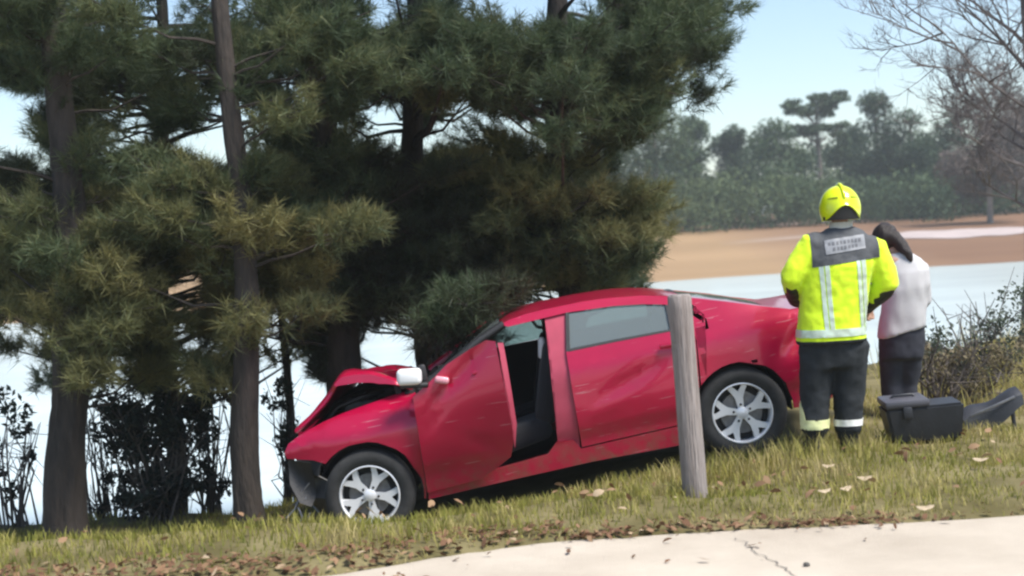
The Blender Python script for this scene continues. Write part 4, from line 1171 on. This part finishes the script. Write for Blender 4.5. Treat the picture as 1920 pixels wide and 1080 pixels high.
for pi, p in enumerate(pines):
    if p['lb'] == 'X': p['lb'] = 'pine outside the left picture edge, only branch tips reaching in'
    root = empty('pine_tree', p['base']); tag(root, p['lb'], 'tree', 'pines behind the car')
    bm = bmesh.new()
    zs = np.concatenate([np.linspace(-.3, 4.2, 70), np.linspace(4.4, p['H'], 16)])
    pts = [axis_at(p, z) - p['base'] for z in zs]
    rads = [max(.012, p['r0'] * (1 - .78 * max(0, z) / p['H']) * (1 + .35 * math.exp(-max(0, z + .1) * 5))) for z in zs]
    trunkmesh(bm, pts, rads, 30, .16, pi * 7.3, .11)
    bmo('trunk', bm, BARK, root, 60)
    Vs, Ts, bmb = [], [], []
    if not p['boughs']:
        for _ in range(14): p['boughs'].append((axis_at(p, rng.uniform(1.6, p['H'])) + Vector((rng.uniform(-.5, .5), rng.uniform(-.5, .5), 0)), '+', .6))
    for c, kind, dens in p['boughs']:
        hz = c.z - p['base'].z
        dist = math.hypot(c.x - axis_at(p, max(.5, hz)).x, c.y - p['base'].y)
        z0 = min(max(.7, hz - .12 * dist - .15), p['H'] * .97)
        a = axis_at(p, z0)
        mid = a.lerp(c, .5) + Vector((0, 0, -.06 * dist + rng.uniform(-.05, .1)))
        rb = .009 + .005 * min(dist, 2.5)
        ln4 = [q - p['base'] for q in (a, a.lerp(mid, .5) + Vector((0, 0, .02)), mid, mid.lerp(c, .5), c)]; r4 = [rb * 1.3, rb, rb * .8, rb * .55, .006]
        bmb += [(ln4[i], ln4[i + 1], r4[i], r4[i + 1]) for i in range(4)]
        out = np.array((c - a).normalized()) if dist > .05 else np.array([0, 0, 1.])
        # shoots fan out of the bough; their outer ends carry the needle tufts
        rad = np.array([.25, .27, .15]) * rng.uniform(.75, 1.25)
        nt_ = int(36 * dens)
        rel = unit(rng.normal(0, 1, (nt_, 3))) * (rng.random((nt_, 1)) ** .45) * rad
        rel += out * rng.uniform(-.1, .2, (nt_, 1))
        C = np.array(c) + rel - np.array(p['base'])
        Dr = unit(.75 * out + unit(rel) * .8 + np.array([0, 0, .75]) + rng.normal(0, .25, (nt_, 3)))
        for i in range(0, nt_, 4):
            e_ = Vector(C[i]); s0 = (c - p['base']).lerp(e_, .0)
            bmb.append((s0, e_, .006, .004))
        base_t = {'#': .50, '+': .76, 'b': .27, 'd': .38}[kind] + rng.normal(0, .12)  # tint per bough kind: olive where lit, darker where shade is painted in
        tnt = base_t + .22 * rel[:, 2] / .25 * .5  # top of each bough painted lighter, as lit from above
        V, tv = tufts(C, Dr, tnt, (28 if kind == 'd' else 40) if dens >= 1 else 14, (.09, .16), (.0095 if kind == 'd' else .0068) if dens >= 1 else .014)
        Vs.append(V); Ts.append(tv)
    tag(stickobj('branches', bmb, BARK, root), kind='stuff')
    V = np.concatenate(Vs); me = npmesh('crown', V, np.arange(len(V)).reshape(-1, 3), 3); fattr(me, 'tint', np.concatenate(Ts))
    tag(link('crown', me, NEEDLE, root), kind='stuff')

# ------------------------------------------------------------------ broadleaf shrubs
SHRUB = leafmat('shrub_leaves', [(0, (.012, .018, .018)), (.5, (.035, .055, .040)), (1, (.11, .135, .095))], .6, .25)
TWIG = mat('grey_brown_twigs', (.10, .085, .075), .9, var=.3, vscale=12)
def leaves(C, tint, size, up=.3):
    n = len(C)
    nr = unit(rng.normal(0, 1, (n, 3)) + np.array([0, 0, up])); a = unit(np.cross(nr, rng.normal(0, 1, (n, 3)))); b_ = np.cross(nr, a)
    s_ = rng.uniform(.6, 1.3, n)[:, None] * size
    V = np.stack([C - a * s_, C + b_ * s_ * .45 + nr * s_ * .1, C + a * s_, C - b_ * s_ * .45 + nr * s_ * .1], 1).reshape(-1, 3)
    return V, np.repeat(np.clip(tint + rng.normal(0, .1, n), 0, 1), 4)
def shrub(name, base, lb, cat, clumps, nst, size, nleaf, tint, mat_=SHRUB, group=None, twig=TWIG):
    root = empty(name, base); tag(root, lb, cat, group)
    bm = bmesh.new(); Cs, Ts = [], []
    for (cx, cy, cz, rx, ry, rz) in clumps:
        c = Vector((cx, cy, cz))
        for _ in range(nst):
            e_ = c + Vector((rng.normal(0, .6) * rx, rng.normal(0, .6) * ry, rng.normal(.1, .6) * rz))
            s0 = Vector((rng.normal(0, .08), rng.normal(0, .08), -.05))
            m_ = s0.lerp(e_, .5) + Vector((rng.normal(0, .07), rng.normal(0, .07), rng.uniform(0, .15)))
            tube(bm, [s0, m_, e_], [.012, .008, .003], 5, False)
            for q in range(3):
                s1 = m_.lerp(e_, rng.uniform(0, .9)); tube(bm, [s1, s1 + Vector(rng.normal(0, .14, 3)) + Vector((0, 0, .1))], [.005, .002], 4, False)
        n_ = int(nleaf)
        rel = unit(rng.normal(0, 1, (n_, 3))) * rng.random((n_, 1)) ** .4
        # leaves gather in bunches
        kk = unit(rng.normal(0, 1, (max(6, n_ // 45), 3))) * rng.random((max(6, n_ // 45), 1)) ** .4
        rel = kk[rng.integers(0, len(kk), n_)] + rng.normal(0, .16, (n_, 3))
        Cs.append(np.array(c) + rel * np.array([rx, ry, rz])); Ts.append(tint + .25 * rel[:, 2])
    bmo('stems', bm, twig, root, 60)
    V, tv = leaves(np.concatenate(Cs), np.concatenate(Ts), size)
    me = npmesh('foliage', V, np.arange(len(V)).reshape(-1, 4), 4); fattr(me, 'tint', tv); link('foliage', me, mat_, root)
    return root
def gpt(px, py, D): q = at(px, py, D); q.z = T(q.x, q.y); return q
b0 = gpt(300, 980, 12.3)
shrub('dark_shrub', b0, 'dark leafy shrub in the shade between the left pine trunks', 'shrub',
      [(-.05, 0, .95, .34, .3, .26), (.2, 0, .75, .3, .3, .3), (-.2, .1, .55, .25, .3, .3), (.15, .1, .3, .3, .3, .2), (.38, 0, .98, .16, .2, .14), (-.28, .1, .9, .2, .2, .2), (-.1, 0, .2, .35, .3, .18)], 8, .034, 900, .16)
b1 = gpt(30, 985, 12.6)
shrub('sparse_shrub', b1, 'sparse shrub with a few leaves at the left picture edge', 'shrub', [(.0, 0, 1.05, .3, .3, .22), (-.15, 0, .5, .2, .2, .3), (.15, 0, .75, .12, .2, .2)], 6, .036, 130, .3)
b4 = gpt(560, 960, 13.0)
shrub('low_shrub', b4, 'low dark shrub beside the thin sapling left of the bumper', 'shrub', [(0, 0, .55, .16, .2, .3), (-.12, 0, 1.0, .14, .2, .2)], 6, .030, 260, .2)
b5 = gpt(200, 985, 13.4)
shrub('twiggy_shrub', b5, 'twiggy dark shrub just right of the far left trunk', 'shrub', [(0, 0, .45, .2, .2, .3), (.1, 0, .95, .22, .2, .22), (-.1, .1, 1.3, .2, .2, .2)], 8, .030, 200, .2)
b6 = gpt(400, 985, 12.9)
shrub('shade_shrub', b6, 'dark shrub against the brown pine trunk on its left side', 'shrub', [(0, 0, .4, .22, .2, .3), (-.1, 0, .9, .25, .2, .25), (.12, 0, 1.2, .16, .2, .18)], 7, .030, 330, .18)
b2 = gpt(1835, 720, 12.6)
shrub('grey_green_bush', b2, 'grey green leafy bush behind the dark debris at right', 'bush', [(-.05, 0, .50, .42, .4, .30), (.35, .1, .62, .3, .4, .3), (-.4, .1, .28, .28, .3, .25), (.1, 0, .22, .4, .3, .2)], 9, .024, 620, .88)
b3 = gpt(1775, 740, 11.6)
DRY = leafmat('dry_brush', [(0, (.07, .055, .035)), (.5, (.15, .125, .075)), (1, (.30, .25, .16))], .8, .25)
shrub('dry_brush', b3, 'brown dry brush between the person in white and the bush', 'bush', [(-.05, 0, .30, .24, .25, .22), (.22, 0, .28, .24, .25, .2), (.48, 0, .32, .25, .25, .22)], 12, .022, 420, .5, DRY)

# ------------------------------------------------------------------ bare tree at the right
BAREB = mat('bare_tree_bark', (.15, .125, .12), .95, vscale=6, col2=(.24, .21, .20), bump=.6, bscale=18, stretch=(2, 2, .6))
bb = gpt(1938, 640, 14.5)
bt = empty('bare_tree', bb); tag(bt, 'leafless grey brown tree at the right picture edge', 'tree')
bm = bmesh.new(); zs = np.linspace(-.3, 7, 24)
tp = [Vector((.07 * math.sin(z * .9) + .03 * z, .05 * math.sin(z * 1.4), z)) for z in zs]
trunkmesh(bm, tp, [.14 * (1 - .8 * max(0, z) / 7) * (1 + .3 * math.exp(-max(0, z) * 4)) for z in zs], 14, .15, 3)
bmo('trunk', bm, BAREB, bt, 60)
SG = []; rs = random.Random(5)
def grow(p, d, ln_, r_, lvl):
    pts = [p]; rads = [r_]; q = p.copy(); dd = d.copy()
    for i in range(5):
        dd = (dd + Vector((rs.gauss(0, .14), rs.gauss(0, .14), rs.gauss(.04, .10)))).normalized(); q = q + dd * ln_ / 5; pts.append(q.copy()); rads.append(r_ * (1 - .17 * (i + 1)))
    SG.extend((pts[i], pts[i + 1], rads[i], rads[i + 1]) for i in range(5))
    if lvl >= 4: return
    for k in range((6, 6, 5, 4)[lvl]):
        f = rs.uniform(.25, 1); i = min(4, int(f * 5)); s0 = pts[i].lerp(pts[i + 1], f * 5 - i if f < 1 else 1)
        nd = (dd * .75 + Vector((rs.gauss(0, .6), rs.gauss(0, .6), rs.gauss(.15, .4)))).normalized()
        grow(s0, nd, ln_ * rs.uniform(.45, .7), max(.0022, r_ * .5), lvl + 1)
for z, dx, dy_, dz, ln_ in ((1.9, -.9, .1, .75, 1.0), (2.3, .9, -.2, .8, 1.5), (2.55, -.92, -.05, .62, 1.5), (2.9, -.4, .8, .8, 1.4), (3.2, .8, .2, .9, 1.4), (3.2, -.8, .1, .8, 1.25), (3.8, -.5, -.5, 1, 1.3), (4.3, .5, -.3, 1, 1.2), (5, -.6, .3, 1, 1.1), (2.1, -.5, .5, .5, 1.0), (1.5, -.7, .3, .6, .8), (2.2, -.75, .4, .7, 1.0)):
    grow(Vector((np.interp(z, zs, [t_.x for t_ in tp]), 0, z)), Vector((dx, dy_, dz)).normalized(), ln_, .024, 0)
tag(stickobj('branches', SG, BAREB, bt), kind='stuff')

# ------------------------------------------------------------------ far wood across the water
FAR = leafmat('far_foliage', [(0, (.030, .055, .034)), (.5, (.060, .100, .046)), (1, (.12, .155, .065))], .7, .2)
FBARK = mat('far_trunk_bark', (.22, .19, .165), .95, var=.25, vscale=3)
FARB = leafmat('far_brown_twigs', [(0, (.065, .050, .045)), (.5, (.11, .085, .075)), (1, (.16, .13, .115))], .8, .2)
def fartree(px, ptop, D, wpx, kind, lb, tint, group='trees of the far wood', fm=None):
    D += 14 if kind != 'low' else 22
    if kind != 'umbrella': wpx *= 1.2
    q = at(px, 424 - (px - 1215) * .061, D); q.z = T(q.x, q.y)
    tp = at(px, ptop, D); Ht = tp.z - q.z; wd = wpx / FPX * D / 2
    root = empty('far_tree', q); tag(root, lb, 'tree', group)
    bm = bmesh.new(); tube(bm, [(0, 0, -.5), (.1 * Ht / 10, 0, Ht * .4), (0, .1, Ht * .85)], [.035 * Ht ** .8, .028 * Ht ** .8, .01 * Ht], 8)
    Cs, Ts = [], []
    if kind == 'round': cl = [(rng.normal(0, .42), rng.normal(0, .42), rng.uniform(.18, .93)) for _ in range(26)]
    elif kind == 'umbrella': cl = [(rng.uniform(-.85, .85), rng.normal(0, .5), rng.choice([.95, .90, .86, .74, .70]) + rng.normal(0, .015)) for _ in range(36)]
    elif kind == 'cone': cl = [((1 - f) * rng.normal(0, .6), (1 - f) * rng.normal(0, .6), .12 + f * .85) for f in rng.random(30)]
    else: cl = [(rng.normal(0, .6), rng.normal(0, .6), rng.uniform(.05, .8)) for _ in range(26)]
    for cx, cy, f in cl:
        c = np.array([cx * wd, cy * wd, f * Ht])
        if kind == 'round' and f > .7: c[:2] *= max(.2, 1.9 * (1 - f) + .25)
        if kind == 'umbrella': tube(bm, [(0, 0, Ht * min(.8, f - .15)), Vector(c)], [.06, .03], 5, False)
        n_ = 260 if kind != 'umbrella' else 170; rz = .38 if kind == 'umbrella' else .75
        rr_ = (.30 if kind == 'umbrella' else .42) * wd
        rel = unit(rng.normal(0, 1, (n_, 3))) * rng.random((n_, 1)) ** .4 * np.array([rr_, rr_, rr_ * rz])
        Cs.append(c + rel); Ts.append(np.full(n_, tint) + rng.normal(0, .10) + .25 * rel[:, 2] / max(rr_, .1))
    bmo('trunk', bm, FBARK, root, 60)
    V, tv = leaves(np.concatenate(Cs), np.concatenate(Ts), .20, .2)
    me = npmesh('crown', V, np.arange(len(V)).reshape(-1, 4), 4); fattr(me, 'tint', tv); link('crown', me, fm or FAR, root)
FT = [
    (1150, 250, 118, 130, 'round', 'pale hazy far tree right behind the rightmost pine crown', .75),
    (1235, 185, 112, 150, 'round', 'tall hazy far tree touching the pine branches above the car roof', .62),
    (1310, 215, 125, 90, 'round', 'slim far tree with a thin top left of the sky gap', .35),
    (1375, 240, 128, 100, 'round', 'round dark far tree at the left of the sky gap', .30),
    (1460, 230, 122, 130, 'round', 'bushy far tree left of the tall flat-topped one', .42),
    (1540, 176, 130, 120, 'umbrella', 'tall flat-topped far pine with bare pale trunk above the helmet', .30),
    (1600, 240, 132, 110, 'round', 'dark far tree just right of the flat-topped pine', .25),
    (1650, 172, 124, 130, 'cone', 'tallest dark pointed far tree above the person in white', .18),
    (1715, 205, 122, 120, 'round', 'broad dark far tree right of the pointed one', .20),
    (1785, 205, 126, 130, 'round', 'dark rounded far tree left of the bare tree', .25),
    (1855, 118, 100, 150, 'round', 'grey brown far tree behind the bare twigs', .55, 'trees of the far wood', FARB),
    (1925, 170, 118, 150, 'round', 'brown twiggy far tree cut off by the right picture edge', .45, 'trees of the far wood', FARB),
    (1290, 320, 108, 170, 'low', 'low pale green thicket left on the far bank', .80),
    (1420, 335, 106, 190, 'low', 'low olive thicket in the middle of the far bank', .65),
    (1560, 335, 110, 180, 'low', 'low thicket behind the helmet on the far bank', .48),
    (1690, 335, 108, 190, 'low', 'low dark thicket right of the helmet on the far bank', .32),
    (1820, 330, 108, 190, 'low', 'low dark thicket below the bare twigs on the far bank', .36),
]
for a in FT: fartree(*a)
# the rest of the wood left and right reads as one mass
Cs, Ts = [], []
for X0, D0 in [(x, rng.uniform(125, 150)) for x in np.linspace(-75, 8, 34)] + [(x, rng.uniform(125, 150)) for x in np.linspace(54, 110, 20)] + [(x, rng.uniform(150, 168)) for x in np.linspace(4, 66, 32)]:
    hh = rng.uniform(6, 9.5); z0 = T(X0, D0)
    for _ in range(16):
        c = np.array([X0 + rng.normal(0, 1.5), D0 + rng.normal(0, 1.5), z0 + rng.uniform(.05, .95) * hh])
        rel = unit(rng.normal(0, 1, (90, 3))) * rng.random((90, 1)) ** .4 * np.array([1.5, 1.5, 1.1]); Cs.append(c + rel); Ts.append(np.full(90, .35 + rng.normal(0, .1)))
V, tv = leaves(np.concatenate(Cs), np.concatenate(Ts), .26, .2)
me = npmesh('far_wood', V, np.arange(len(V)).reshape(-1, 4), 4); fattr(me, 'tint', tv)
tag(link('far_wood', me, FAR), 'dense green wood in the haze along the far bank', 'wood', kind='stuff')

# ------------------------------------------------------------------ the hazy air over the lake
hz_ = bpy.data.materials.new('pale_haze'); hz_.use_nodes = True
N = hz_.node_tree.nodes; N.remove(N['Principled BSDF'])
pv = N.new('ShaderNodeVolumePrincipled'); pv.inputs['Color'].default_value = (.88, .93, .92, 1); pv.inputs['Density'].default_value = .0009; pv.inputs['Anisotropy'].default_value = .1
hz_.node_tree.links.new(pv.outputs[0], N['Material Output'].inputs['Volume'])
bm = bmesh.new(); box(bm, (0, 1800, 9.3), (6200, 4600, 26))
tag(bmo('haze', bm, hz_), 'pale blue haze hanging over the water and the far bank', 'haze', kind='stuff')
